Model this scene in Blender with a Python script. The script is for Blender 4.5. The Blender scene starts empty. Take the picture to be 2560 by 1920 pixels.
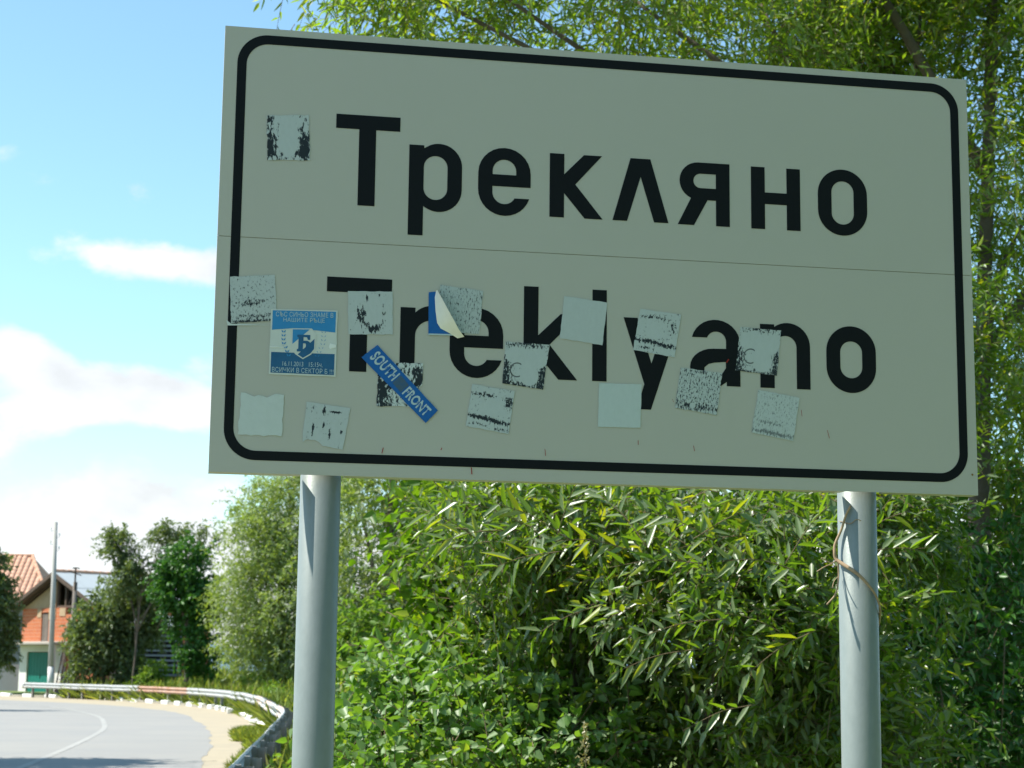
import bpy, bmesh, math, random
import numpy as np
from mathutils import Vector, Matrix
from mathutils.geometry import tessellate_polygon

scene = bpy.context.scene
COL = scene.collection
PI = math.pi

# ------------------------------------------------------------------ camera
F_PX, CX, CY = 4529.0, 1280.0, 960.0
CAM_H = 1.6
RC = np.array([[9.99929511e-01, 1.18732300e-02, 0.0],
               [-1.87344652e-03, 1.57776314e-01, 9.87473101e-01],
               [1.17244953e-02, -9.87403495e-01, 1.57787436e-01]])   # camera (x right, y down, z forward) -> world
cam_data = bpy.data.cameras.new('camera')
cam = bpy.data.objects.new('camera', cam_data)
COL.objects.link(cam)
r_, d_, f_ = RC[:, 0], RC[:, 1], RC[:, 2]
cam.matrix_world = Matrix(((r_[0], -d_[0], -f_[0], 0), (r_[1], -d_[1], -f_[1], 0), (r_[2], -d_[2], -f_[2], CAM_H), (0, 0, 0, 1)))
cam_data.sensor_fit = 'HORIZONTAL'
cam_data.sensor_width = 36.0
cam_data.lens = 36.0 * F_PX / 2560.0
cam_data.clip_start = 0.05
cam_data.clip_end = 9000
cam_data.dof.use_dof = True
cam_data.dof.focus_distance = 3.6
cam_data.dof.aperture_fstop = 15.0
scene.camera = cam

# ------------------------------------------------------------------ light
SUN_EL = math.radians(55)
SUN_AZ = math.radians(270)            # clockwise from +Y: the sun stands to the left (-X)
SKY_STRENGTH = 0.13
SUN_STRENGTH = 5.0
EXPOSURE = 0.8
sun_dir = Vector((math.cos(SUN_EL) * math.sin(SUN_AZ), math.cos(SUN_EL) * math.cos(SUN_AZ), math.sin(SUN_EL)))

world = bpy.data.worlds.new('World')
scene.world = world
world.use_nodes = True
wn, wl = world.node_tree.nodes, world.node_tree.links
wn.clear()


def wnode(kind, **kw):
    n = wn.new(kind)
    for k, v in kw.items():
        setattr(n, k, v)
    return n


def wmath(op, a, b=None, c=None):
    n = wn.new('ShaderNodeMath')
    n.operation = op
    for i, v in enumerate((a, b, c)):
        if v is None:
            continue
        if isinstance(v, (int, float)):
            n.inputs[i].default_value = v
        else:
            wl.new(v, n.inputs[i])
    return n.outputs[0]


sky = wnode('ShaderNodeTexSky', sky_type='NISHITA', sun_disc=False)
sky.sun_elevation = SUN_EL
sky.sun_rotation = SUN_AZ
sky.altitude = 700
sky.air_density = 1.0
sky.dust_density = 0.6
sky.ozone_density = 1.2
tc = wnode('ShaderNodeTexCoord')
nrm = wnode('ShaderNodeVectorMath', operation='NORMALIZE')
wl.new(tc.outputs['Generated'], nrm.inputs[0])
sep = wnode('ShaderNodeSeparateXYZ')
wl.new(nrm.outputs[0], sep.inputs[0])
DX, DY, DZ = sep.outputs
mp = wnode('ShaderNodeMapping')
mp.inputs['Scale'].default_value = (9.5, 9.5, 17.0)
mp.inputs['Location'].default_value = (3.1, 0.4, 1.7)
wl.new(nrm.outputs[0], mp.inputs['Vector'])
nz = wnode('ShaderNodeTexNoise')
nz.inputs['Scale'].default_value = 1.0
nz.inputs['Detail'].default_value = 9
nz.inputs['Roughness'].default_value = 0.58
nz.inputs['Distortion'].default_value = 0.25
wl.new(mp.outputs[0], nz.inputs['Vector'])
cov = wmath('MULTIPLY', wmath('SUBTRACT', nz.outputs['Fac'], 0.5), 1.25)
# more cloud towards the horizon, all the way round
low = wmath('MULTIPLY', wmath('SMOOTH_MIN', wmath('MAXIMUM', wmath('SUBTRACT', 0.19, DZ), 0.0), 0.16, 0.03), 2.5)
cov = wmath('ADD', cov, low)
cov = wmath('SUBTRACT', cov, 0.17)
fwd_only = wmath('GREATER_THAN', DY, 0.0)


def ray(px, py):
    v = RC @ np.array([(px - CX) / F_PX, (py - CY) / F_PX, 1.0])
    return v / np.linalg.norm(v)


# the separate cumulus clouds that stand in this part of the sky (and their open gaps)
for (px, py, sx, sy, amp) in ((400, 655, 270, 65, 0.50), (395, 475, 140, 65, 0.30), (40, 850, 110, 80, 0.34),
                              (330, 985, 330, 85, 0.44), (510, 830, 80, 130, 0.26), (20, 390, 90, 70, 0.22), (110, 450, 60, 40, 0.2), (150, 1330, 700, 220, 0.22),
                              (300, 1080, 90, 40, -0.20), (470, 1130, 150, 45, -0.10), (350, 150, 600, 230, -0.22), (120, 740, 120, 50, -0.22), (330, 820, 200, 50, -0.22)):
    c = ray(px, py)
    gx = wmath('POWER', wmath('DIVIDE', wmath('SUBTRACT', DX, float(c[0])), sx / F_PX), 2.0)
    gz = wmath('POWER', wmath('DIVIDE', wmath('SUBTRACT', DZ, float(c[2])), sy / F_PX), 2.0)
    g = wmath('EXPONENT', wmath('MULTIPLY', wmath('ADD', gx, gz), -1.0))
    cov = wmath('ADD', cov, wmath('MULTIPLY', wmath('MULTIPLY', g, amp), fwd_only))
mr = wnode('ShaderNodeMapRange', interpolation_type='SMOOTHSTEP')
mr.inputs['From Min'].default_value = 0.0
mr.inputs['From Max'].default_value = 0.22
wl.new(cov, mr.inputs['Value'])
nz2 = wnode('ShaderNodeTexNoise')
nz2.inputs['Scale'].default_value = 2.2
nz2.inputs['Detail'].default_value = 6
wl.new(mp.outputs[0], nz2.inputs['Vector'])
cr = wnode('ShaderNodeMapRange')
cr.inputs['From Min'].default_value = 0.3
cr.inputs['From Max'].default_value = 0.7
cr.inputs['To Min'].default_value = 4.0
cr.inputs['To Max'].default_value = 5.4
wl.new(nz2.outputs['Fac'], cr.inputs['Value'])
comb = wnode('ShaderNodeCombineColor')
wl.new(wmath('MULTIPLY', cr.outputs[0], 0.985), comb.inputs[0])
wl.new(cr.outputs[0], comb.inputs[1])
wl.new(wmath('MULTIPLY', cr.outputs[0], 1.02), comb.inputs[2])
tint = wnode('ShaderNodeMix', data_type='RGBA', blend_type='MULTIPLY')
tint.inputs['Factor'].default_value = 1.0
tint.inputs['B'].default_value = (0.98, 1.17, 1.08, 1)
wl.new(sky.outputs[0], tint.inputs['A'])
mixc = wnode('ShaderNodeMix', data_type='RGBA')
wl.new(wmath('MULTIPLY', mr.outputs[0], 0.93), mixc.inputs['Factor'])
wl.new(tint.outputs['Result'], mixc.inputs['A'])
wl.new(comb.outputs[0], mixc.inputs['B'])
bg = wnode('ShaderNodeBackground')
bg.inputs['Strength'].default_value = SKY_STRENGTH
wl.new(mixc.outputs['Result'], bg.inputs['Color'])
out = wnode('ShaderNodeOutputWorld')
wl.new(bg.outputs[0], out.inputs[0])

sun_data = bpy.data.lights.new('sun', 'SUN')
sun_data.energy = SUN_STRENGTH
sun_data.angle = math.radians(0.53)
sun_data.color = (1.0, 0.955, 0.88)
sun = bpy.data.objects.new('sun', sun_data)
COL.objects.link(sun)
sun.rotation_euler = sun_dir.to_track_quat('Z', 'Y').to_euler()
sun.location = (-30, 0, 60)

scene.view_settings.view_transform = 'Standard'
scene.view_settings.look = 'None'
scene.view_settings.gamma = 1.0
scene.view_settings.exposure = EXPOSURE
scene.view_settings.use_curve_mapping = False
scene.render.engine = 'CYCLES'
scene.cycles.max_bounces = 8
scene.cycles.transparent_max_bounces = 4

random.seed(7)
NR = np.random.default_rng(11)


# ------------------------------------------------------------------ helpers
def P(px, py, D):
    """world point on the ray of a photo pixel at ground distance D (metres along +Y)"""
    v = RC @ np.array([(px - CX) / F_PX, (py - CY) / F_PX, 1.0])
    v = v / v[1] * D
    return Vector((v[0], v[1], v[2] + CAM_H))


def PG(px, py, z=0.0):
    """world point where the ray of a photo pixel meets the height z"""
    v = RC @ np.array([(px - CX) / F_PX, (py - CY) / F_PX, 1.0])
    v = v * ((z - CAM_H) / v[2])
    return Vector((v[0], v[1], z))


def mat(name, color=(0.5, 0.5, 0.5), rough=0.8, metal=0.0, spec=0.3, noise=None, bump=None, emit=None):
    """procedural principled material; noise = (scale, amount, colour2[, stretch]) mixes a second colour in blotches"""
    m = bpy.data.materials.new(name)
    m.use_nodes = True
    nt = m.node_tree
    b = nt.nodes['Principled BSDF']
    b.inputs['Base Color'].default_value = (*color, 1)
    b.inputs['Roughness'].default_value = rough
    b.inputs['Metallic'].default_value = metal
    b.inputs['Specular IOR Level'].default_value = spec
    t = nt.nodes.new('ShaderNodeTexCoord')
    last = None
    if noise:
        sc, amt, c2 = noise[:3]
        st = noise[3] if len(noise) > 3 else (1, 1, 1)
        mpn = nt.nodes.new('ShaderNodeMapping')
        mpn.inputs['Scale'].default_value = st
        nt.links.new(t.outputs['Object'], mpn.inputs[0])
        n = nt.nodes.new('ShaderNodeTexNoise')
        n.inputs['Scale'].default_value = sc
        n.inputs['Detail'].default_value = 8
        n.inputs['Roughness'].default_value = 0.65
        nt.links.new(mpn.outputs[0], n.inputs['Vector'])
        r = nt.nodes.new('ShaderNodeMapRange')
        r.inputs['From Min'].default_value = 0.5 - 0.25
        r.inputs['From Max'].default_value = 0.5 + 0.25
        r.inputs['To Max'].default_value = amt
        nt.links.new(n.outputs['Fac'], r.inputs['Value'])
        mx = nt.nodes.new('ShaderNodeMix')
        mx.data_type = 'RGBA'
        mx.inputs['A'].default_value = (*color, 1)
        mx.inputs['B'].default_value = (*c2, 1)
        nt.links.new(r.outputs[0], mx.inputs['Factor'])
        nt.links.new(mx.outputs['Result'], b.inputs['Base Color'])
        last = n
    if bump:
        n = nt.nodes.new('ShaderNodeTexNoise')
        n.inputs['Scale'].default_value = bump[0]
        n.inputs['Detail'].default_value = 6
        nt.links.new(t.outputs['Object'], n.inputs['Vector'])
        bp = nt.nodes.new('ShaderNodeBump')
        bp.inputs['Strength'].default_value = bump[1]
        bp.inputs['Distance'].default_value = bump[2] if len(bump) > 2 else 0.02
        nt.links.new(n.outputs['Fac'], bp.inputs['Height'])
        nt.links.new(bp.outputs[0], b.inputs['Normal'])
    return m


def leaf_mat(name, dark, lite, under=None, transl=0.42, rough=0.38, spec=0.5, yellow=None):
    m = bpy.data.materials.new(name)
    m.use_nodes = True
    nt = m.node_tree
    nt.nodes.clear()
    a = nt.nodes.new('ShaderNodeAttribute')
    a.attribute_name = 'lv'
    ramp = nt.nodes.new('ShaderNodeValToRGB')
    e = ramp.color_ramp.elements
    e[0].color = (*dark, 1)
    e[1].color = (*lite, 1)
    e[1].position = 0.8
    if yellow:
        x = e.new(0.97)
        x.color = (*yellow, 1)
    nt.links.new(a.outputs['Fac'], ramp.inputs[0])
    col = ramp.outputs[0]
    if under:
        g = nt.nodes.new('ShaderNodeNewGeometry')
        mx = nt.nodes.new('ShaderNodeMix')
        mx.data_type = 'RGBA'
        mx.inputs['B'].default_value = (*under, 1)
        nt.links.new(g.outputs['Backfacing'], mx.inputs['Factor'])
        nt.links.new(col, mx.inputs['A'])
        col = mx.outputs['Result']
    p = nt.nodes.new('ShaderNodeBsdfPrincipled')
    p.inputs['Roughness'].default_value = rough
    p.inputs['Specular IOR Level'].default_value = spec
    nt.links.new(col, p.inputs['Base Color'])
    tr = nt.nodes.new('ShaderNodeBsdfTranslucent')
    tm = nt.nodes.new('ShaderNodeMix')
    tm.data_type = 'RGBA'
    tm.blend_type = 'MULTIPLY'
    tm.inputs['Factor'].default_value = 1.0
    tm.inputs['B'].default_value = (1.9, 1.75, 0.55, 1)
    nt.links.new(ramp.outputs[0], tm.inputs['A'])
    nt.links.new(tm.outputs['Result'], tr.inputs['Color'])
    ms = nt.nodes.new('ShaderNodeMixShader')
    ms.inputs[0].default_value = transl
    nt.links.new(p.outputs[0], ms.inputs[1])
    nt.links.new(tr.outputs[0], ms.inputs[2])
    o = nt.nodes.new('ShaderNodeOutputMaterial')
    nt.links.new(ms.outputs[0], o.inputs[0])
    return m


def tag(o, label=None, cat=None, group=None, kind=None):
    for k, v in (('label', label), ('category', cat), ('group', group), ('kind', kind)):
        if v:
            o[k] = v
    return o


def link(name, mesh, material=None, parent=None):
    o = bpy.data.objects.new(name, mesh)
    COL.objects.link(o)
    if material is not None and len(mesh.materials) == 0:
        mesh.materials.append(material)
    if parent is not None:
        o.parent = parent
    return o


def empty(name, loc=(0, 0, 0), rz=0.0):
    o = bpy.data.objects.new(name, None)
    COL.objects.link(o)
    o.location = loc
    o.rotation_euler = (0, 0, rz)
    o.empty_display_size = 0.1
    return o


class MB:
    """collects boxes, tubes and polygons and links them as ONE mesh object"""

    def __init__(self):
        self.v, self.f = [], []

    def add(self, verts, faces):
        b = len(self.v)
        self.v += [tuple(x) for x in verts]
        self.f += [tuple(i + b for i in q) for q in faces]
        return self

    def box(self, x0, x1, y0, y1, z0, z1, M=None):
        vs = [Vector((x, y, z)) for z in (z0, z1) for y in (y0, y1) for x in (x0, x1)]
        if M is not None:
            vs = [M @ v for v in vs]
        return self.add(vs, [(0, 2, 3, 1), (4, 5, 7, 6), (0, 1, 5, 4), (2, 6, 7, 3), (0, 4, 6, 2), (1, 3, 7, 5)])

    def bar(self, a, b, w, h, up=(0, 0, 1)):
        a, b = Vector(a), Vector(b)
        d = (b - a).normalized()
        s = d.cross(Vector(up))
        if s.length < 1e-5:
            s = d.cross(Vector((1, 0, 0)))
        s.normalize()
        u = s.cross(d)
        vs = []
        for p in (a, b):
            for i, j in ((-1, -1), (1, -1), (1, 1), (-1, 1)):
                vs.append(p + s * (w / 2 * i) + u * (h / 2 * j))
        return self.add(vs, [(0, 1, 2, 3), (7, 6, 5, 4), (0, 4, 5, 1), (1, 5, 6, 2), (2, 6, 7, 3), (3, 7, 4, 0)])

    def tube(self, pts, radii, n=8, cap=True):
        pts = [Vector(p) for p in pts]
        if not hasattr(radii, '__len__'):
            radii = [radii] * len(pts)
        vs, fs = [], []
        ref = None
        for i, p in enumerate(pts):
            d = (pts[min(i + 1, len(pts) - 1)] - pts[max(i - 1, 0)]).normalized()
            if ref is None:
                ref = Vector((1, 0, 0)) if abs(d.x) < 0.9 else Vector((0, 1, 0))
            s = (ref - d * ref.dot(d)).normalized()
            ref = s
            t = d.cross(s)
            for k in range(n):
                a = 2 * PI * k / n
                vs.append(p + (s * math.cos(a) + t * math.sin(a)) * radii[i])
        for i in range(len(pts) - 1):
            for k in range(n):
                k2 = (k + 1) % n
                fs.append((i * n + k, i * n + k2, (i + 1) * n + k2, (i + 1) * n + k))
        if cap:
            fs.append(tuple(range(n - 1, -1, -1)))
            m = (len(pts) - 1) * n
            fs.append(tuple(m + k for k in range(n)))
        return self.add(vs, fs)

    def build(self, name, material, parent=None, smooth=False):
        me = bpy.data.meshes.new(name)
        me.from_pydata(self.v, [], self.f)
        me.update()
        if smooth:
            me.polygons.foreach_set('use_smooth', [True] * len(me.polygons))
        return link(name, me, material, parent)


def arc(cx, cy, rx, ry, a0, a1, n=14):
    return [(cx + rx * math.cos(math.radians(a0 + (a1 - a0) * i / n)), cy + ry * math.sin(math.radians(a0 + (a1 - a0) * i / n))) for i in range(n + 1)]


def stadium(x0, x1, y0, y1, r=None):
    if r is None:
        r = (x1 - x0) / 2 - 1e-5
    return (arc(x1 - r, y1 - r, r, r, 0, 90) + arc(x0 + r, y1 - r, r, r, 90, 180) +
            arc(x0 + r, y0 + r, r, r, 180, 270) + arc(x1 - r, y0 + r, r, r, 270, 360))


def flat(name, loops, y, material, parent, uv=None):
    """flat film in the local X-Z plane of the sign at depth y; loops = outline then holes"""
    pts3 = [[Vector((p[0], p[1], 0)) for p in lp] for lp in loops]
    tris = tessellate_polygon(pts3)
    vs = [(p[0], y, p[1]) for lp in loops for p in lp]
    me = bpy.data.meshes.new(name)
    fs = []
    for t in tris:
        a, b, c = [Vector((vs[i][0], vs[i][2])) for i in t]
        area = (b - a).cross(c - a)
        if abs(area) < 1e-12:
            continue
        fs.append(t if area > 0 else (t[0], t[2], t[1]))
    me.from_pydata(vs, [], fs)
    me.update()
    if uv:
        ul = me.uv_layers.new(name='UVMap')
        for l in me.loops:
            ul.data[l.index].uv = uv(vs[l.vertex_index][0], vs[l.vertex_index][2])
    return link(name, me, material, parent)


def text_mesh(body, size, spacing=1.0, bold=0.0):
    c = bpy.data.curves.new('text', 'FONT')
    c.body = body
    c.size = size
    c.align_x = 'CENTER'
    c.align_y = 'CENTER'
    c.space_character = spacing
    c.offset = bold
    c.resolution_u = 3
    o = bpy.data.objects.new('text', c)
    COL.objects.link(o)
    dg = bpy.context.evaluated_depsgraph_get()
    me = bpy.data.meshes.new_from_object(o.evaluated_get(dg))
    bpy.data.objects.remove(o)
    bpy.data.curves.remove(c)
    return me


def resample(path, step):
    pts = [Vector(p) for p in path]
    seg = [(pts[i + 1] - pts[i]).length for i in range(len(pts) - 1)]
    L = sum(seg)
    n = max(2, int(round(L / step)))
    res = []
    for k in range(n + 1):
        s = L * k / n
        i = 0
        while i < len(seg) - 1 and s > seg[i]:
            s -= seg[i]
            i += 1
        res.append(pts[i].lerp(pts[i + 1], min(1, s / seg[i])))
    return res


def catmull(path, sub=8):
    p = [Vector(q) for q in path]
    p = [p[0] * 2 - p[1]] + p + [p[-1] * 2 - p[-2]]
    res = []
    for i in range(1, len(p) - 2):
        for k in range(sub):
            t = k / sub
            res.append(0.5 * ((2 * p[i]) + (p[i + 1] - p[i - 1]) * t + (2 * p[i - 1] - 5 * p[i] + 4 * p[i + 1] - p[i + 2]) * t * t + (3 * p[i] - p[i - 1] - 3 * p[i + 1] + p[i + 2]) * t ** 3))
    res.append(p[-2])
    return res


# ------------------------------------------------------------------ paths of the road bend
RAIL = catmull([(-1.55, 8.0, 0), (-2.25, 14.8, 0), (-3.35, 26.0, 0), (-4.7, 38.8, 0), (-6.35, 49.0, 0), (-8.4, 61.0, 0), (-11.2, 73.0, 0), (-15.0, 84.0, 0), (-19.2, 91.5, 0), (-22.6, 96.5, 0), (-26.6, 101.0, 0)], 8)
KERB = catmull([PG(672, 1813, .1), PG(617, 1787.5, .1), PG(537, 1767, .1), PG(432, 1756, .1), PG(331, 1749.5, .1), PG(217, 1742.5, .1), PG(109, 1739, .1), PG(7, 1735.6, .1), PG(-120, 1732, .1)], 8)
EDGE_R = catmull([(-0.6, -6, 0), (-2.9, 12, 0), (-5.1, 30.7, 0), (-7.4, 45.9, 0), (-9.8, 58, 0), (-13.1, 71, 0), (-19.6, 84.5, 0), (-30, 95, 0), (-48, 103, 0), (-90, 112, 0)], 8)
CENTRE = catmull([(-4.2, -6, 0), (-5.9, 14, 0), (-7.8, 29.5, 0), (-9.9, 44, 0), (-11.6, 53, 0), (-14.9, 65.5, 0), (-20.6, 79, 0), (-31, 90, 0), (-48, 98, 0), (-90, 107, 0)], 8)
EDGE_L = catmull([(-7.6, -6, 0), (-9.2, 14, 0), (-10.9, 28, 0), (-13.0, 41.5, 0), (-14.9, 50, 0), (-18.5, 61, 0), (-24.5, 73, 0), (-34, 83, 0), (-50, 92, 0), (-90, 101, 0)], 8)
RP = np.array([(p.x, p.y) for p in RAIL])
RP = np.vstack([[(-0.2, -8.0)], RP, [(-40.0, 112.0)], [(-90.0, 130.0)]])


def rail_side(x, y):
    """signed distance to the guardrail line, positive on the far (right, field) side"""
    x = np.asarray(x, float)
    y = np.asarray(y, float)
    best = np.full(x.shape, 1e9)
    sgn = np.ones(x.shape)
    for (ax, ay), (bx, by) in zip(RP[:-1], RP[1:]):
        dx, dy = bx - ax, by - ay
        t = np.clip(((x - ax) * dx + (y - ay) * dy) / (dx * dx + dy * dy), 0, 1)
        qx, qy = ax + t * dx, ay + t * dy
        d = np.hypot(x - qx, y - qy)
        s = np.sign(dy * (x - ax) - dx * (y - ay))
        m = d < best
        best = np.where(m, d, best)
        sgn = np.where(m, s, sgn)
    return best * np.where(sgn == 0, 1, sgn)


def sm(x, a, b):
    t = np.clip((np.asarray(x, float) - a) / (b - a), 0, 1)
    return t * t * (3 - 2 * t)


def ground_z(x, y):
    x = np.asarray(x, float)
    y = np.asarray(y, float)
    d = rail_side(x, y)
    rise = 0.75 * sm(d, 1.0, 9.0) * sm(y, 38, 60) * sm(x, -27, -19) * (1 - sm(y, 180, 400) * 0.6)
    dip = -0.35 * sm(d, 0.6, 4.0) * (1 - sm(y, 30, 48))
    back = 0.15 * sm(d, 2.0, 8.0) * (1 - sm(x, -27, -19)) * sm(y, 60, 90)
    return rise + dip + back - 0.006


# ------------------------------------------------------------------ materials of the setting
M_ground = mat('grassy_earth', (0.09, 0.15, 0.03), 0.95, noise=(0.6, 0.9, (0.14, 0.16, 0.05)), bump=(6, 0.5, 0.05))
M_asphalt = mat('worn_asphalt', (0.24, 0.24, 0.23), 0.9, noise=(0.35, 0.6, (0.32, 0.305, 0.265)), bump=(40, 0.3, 0.01))
M_sand = mat('sandy_shoulder', (0.40, 0.34, 0.235), 0.95, noise=(0.9, 0.8, (0.30, 0.265, 0.20)), bump=(14, 0.4, 0.02))
M_line = mat('faded_line_paint', (0.40, 0.395, 0.36), 0.8, noise=(2, 0.9, (0.23, 0.225, 0.21)))
M_kerbw = mat('kerb_white_paint', (0.80, 0.80, 0.77), 0.8, noise=(7, 0.35, (0.45, 0.43, 0.38)))
M_kerb = mat('kerb_bare_concrete', (0.34, 0.31, 0.25), 0.9, noise=(5, 0.7, (0.2, 0.18, 0.13)))
M_hill = mat('far_forest_haze', (0.10, 0.16, 0.20), 1.0, noise=(0.01, 0.8, (0.13, 0.20, 0.24)))  # blue of the distant haze is put into the forest colour

# ------------------------------------------------------------------ ground sheet
xs = np.concatenate([-np.geomspace(4000, 64, 14), np.arange(-60, 41, 1.5), np.geomspace(44, 4000, 14)])
ys = np.concatenate([-np.geomspace(3000, 14, 10), np.arange(-10, 131, 1.5), np.geomspace(136, 5000, 16)])
gx, gy = np.meshgrid(xs, ys)
gz = ground_z(gx, gy) + 0.02 * np.sin(gx * 1.7) * np.sin(gy * 1.3) * sm(rail_side(gx, gy), 0.5, 3)
nx, ny = len(xs), len(ys)
gv = np.stack([gx.ravel(), gy.ravel(), gz.ravel()], 1)
gf = [(j * nx + i, j * nx + i + 1, (j + 1) * nx + i + 1, (j + 1) * nx + i) for j in range(ny - 1) for i in range(nx - 1)]
me = bpy.data.meshes.new('ground')
me.from_pydata(gv.tolist(), [], gf)
me.polygons.foreach_set('use_smooth', [True] * len(gf))
tag(link('ground', me, M_ground), kind='structure')


def strip(name, A, B, z, material, n=160):
    a = resample(A, 1e9 if False else max(0.1, sum((A[i + 1] - A[i]).length for i in range(len(A) - 1)) / n))
    b = resample(B, max(0.1, sum((B[i + 1] - B[i]).length for i in range(len(B) - 1)) / n))
    k = min(len(a), len(b))
    vs = [(p.x, p.y, z) for p in a[:k]] + [(p.x, p.y, z) for p in b[:k]]
    fs = [(i, k + i, k + i + 1, i + 1) for i in range(k - 1)]
    m_ = bpy.data.meshes.new(name)
    m_.from_pydata(vs, [], fs)
    m_.update()
    if m_.polygons[0].normal.z < 0:
        m_.flip_normals()
    return tag(link(name, m_, material), kind='structure')


def offset(path, d):
    res = []
    for i, p in enumerate(path):
        t = (path[min(i + 1, len(path) - 1)] - path[max(i - 1, 0)]).normalized()
        res.append(p + Vector((t.y, -t.x, 0)) * d)
    return res


shoulder_out = [Vector((p.x, p.y, 0)) for p in catmull([(0.3, -6, 0), (-2.3, 12, 0), (-4.35, 30.7, 0), (-6.2, 43, 0)], 6)] + [Vector((p.x, p.y, 0)) for p in KERB[1:]] + [Vector((-60, 112, 0)), Vector((-90, 117, 0))]
strip('sandy_shoulder', offset(EDGE_R, -0.8), shoulder_out, 0.004, M_sand)
def ragged(path, step, amp):
    q = resample(path, step)
    ph = 0.0
    r = []
    for i_, p_ in enumerate(q):
        t_ = (q[min(i_ + 1, len(q) - 1)] - q[max(i_ - 1, 0)]).normalized()
        w_ = amp * (0.5 * math.sin(i_ * .37) + .35 * math.sin(i_ * .91 + 1) + random.uniform(-.45, .45))
        r.append(p_ + Vector((t_.y, -t_.x, 0)) * w_)
    return r


road = strip('road', EDGE_L, ragged(EDGE_R, .5, .07), 0.009, M_asphalt, 330)
strip('road_marking', offset(CENTRE, -0.07), offset(CENTRE, 0.07), 0.014, M_line)
strip('verge_sand', offset(EDGE_L, -1.3), EDGE_L, 0.0035, M_sand)

# kerb stones, every second one painted white; the near end is broken
kerb = empty('kerb', KERB[0])
tag(kerb, kind='structure')
kp = resample([Vector((p.x, p.y, 0)) for p in KERB], 1.22)


def stone_mesh(l, w, h, seed, rough):
    rr = random.Random(seed)
    b = bmesh.new()
    bmesh.ops.create_cube(b, size=1)
    for v in b.verts:
        v.co = Vector((v.co.x * l, v.co.y * w, (v.co.z + 0.5) * h)) + Vector([rr.uniform(-rough, rough) for _ in range(3)])
    bmesh.ops.bevel(b, geom=b.edges[:], offset=0.02, segments=1, affect='EDGES')
    m_ = bpy.data.meshes.new('kerb_stone')
    b.to_mesh(m_)
    b.free()
    return m_


sw = [stone_mesh(1.10, 0.17, 0.19, s, 0.014) for s in range(4)]
sb = [stone_mesh(1.14, 0.15, 0.12, s + 9, 0.015) for s in range(4)]
sr = [stone_mesh(0.55, 0.26, 0.17, s + 19, 0.06) for s in range(5)]
for q in sw + sr:
    q.materials.append(M_kerbw)
for q in sb:
    q.materials.append(M_kerb)
for i in range(len(kp) - 1):
    c = (kp[i] + kp[i + 1]) / 2
    t = kp[i + 1] - kp[i]
    broken = i < 15
    if broken and random.random() < 0.25:
        continue
    o = link('kerb_stone', random.choice(sr if broken else (sw if i % 2 else sb)), None, kerb)
    o.location = c - Vector(kerb.location) + Vector((0, 0, -0.03)) + (Vector((random.uniform(-.1, .1), random.uniform(-.1, .1), 0)) if broken else Vector())
    o.location.z = -KERB[0].z - 0.02
    o.rotation_euler = (0, random.uniform(-.03, .03), math.atan2(t.y, t.x) + (random.uniform(-.5, .5) if broken else random.uniform(-.03, .03)))

# far wooded ridge
hv, hf = [], []
for i in range(481):
    deg = -60 + i * 0.25
    a = math.radians(deg)
    prof = 34 + 78 * math.exp(-((deg + 11.6) / 1.35) ** 2) + 10 * math.sin(deg * 0.35) + 5 * math.sin(deg * 0.93 + 1) + 3 * math.sin(deg * 3.1)
    prof += 40 * math.exp(-((deg - 17) / 9.0) ** 2)
    for k, (rr, hh) in enumerate(((1900, -12), (2250, prof), (2700, -12))):
        hv.append((math.sin(a) * rr, math.cos(a) * rr, hh))
for i in range(480):
    for k in range(2):
        hf.append((i * 3 + k, i * 3 + 3 + k, i * 3 + 4 + k, i * 3 + 1 + k))
me = bpy.data.meshes.new('hills')
me.from_pydata(hv, [], hf)
me.polygons.foreach_set('use_smooth', [True] * len(hf))
tag(link('hills', me, M_hill), kind='structure')

# ------------------------------------------------------------------ the town sign
M_sheet = mat('sign_sheeting', (0.48, 0.465, 0.405), 0.45, spec=0.25, noise=(2.2, 0.30, (0.43, 0.42, 0.36)))
M_black = mat('sign_black_film', (0.007, 0.009, 0.011), 0.55, spec=0.12)
M_alu = mat('sign_back_aluminium', (0.55, 0.56, 0.56), 0.45, metal=0.8)
M_galv = mat('galvanised_steel', (0.235, 0.265, 0.245), 0.45, metal=0.2, spec=0.4, noise=(55, 0.6, (0.18, 0.21, 0.195), (1, 1, 0.6)), bump=(220, 0.12, 0.002))
SW, SH, SZ = 1.5, 0.854, 1.958
sign = empty('town_sign', (-0.5538, 3.3, -0.35), math.atan2(0.176157, 0.984362))
tag(sign, 'large white place-name sign with black lettering and border on two galvanised posts', 'road sign')
Z0 = SZ + 0.35
POST_U = (0.2088, 1.2655)
POST_Y, POST_R = 0.047, 0.038


def tray(name, z0, z1, bottom):
    m = MB()
    # face sheet
    m.box(0, SW, 0, 0.002, z0, z1)
    fl = 0.034
    m.box(0, 0.002, 0.0021, fl, z0, z1)
    m.box(SW - 0.002, SW, 0.0021, fl, z0, z1)
    if bottom:
        cuts = [0.0021] + [c for u in POST_U for c in (u - 0.041, u + 0.041)] + [SW - 0.0021]
        for a, b in zip(cuts[::2], cuts[1::2]):
            m.box(a, b, 0.0021, fl, z0, z0 + 0.002)
    else:
        m.box(0.0021, SW - 0.0021, 0.0021, fl, z1 - 0.002, z1)
    return m.build(name, M_sheet, sign)


lower_panel = tray('panel', Z0, Z0 + 0.4428, True)
upper_panel = tray('panel', Z0 + 0.4440, Z0 + SH, False)
seam = MB().box(0.003, SW - 0.003, 0.0012, 0.0019, Z0 + 0.4429, Z0 + 0.4439).build('panel_seam', mat('seam_dirt', (0.26, 0.235, 0.16), 0.9), sign)


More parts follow.
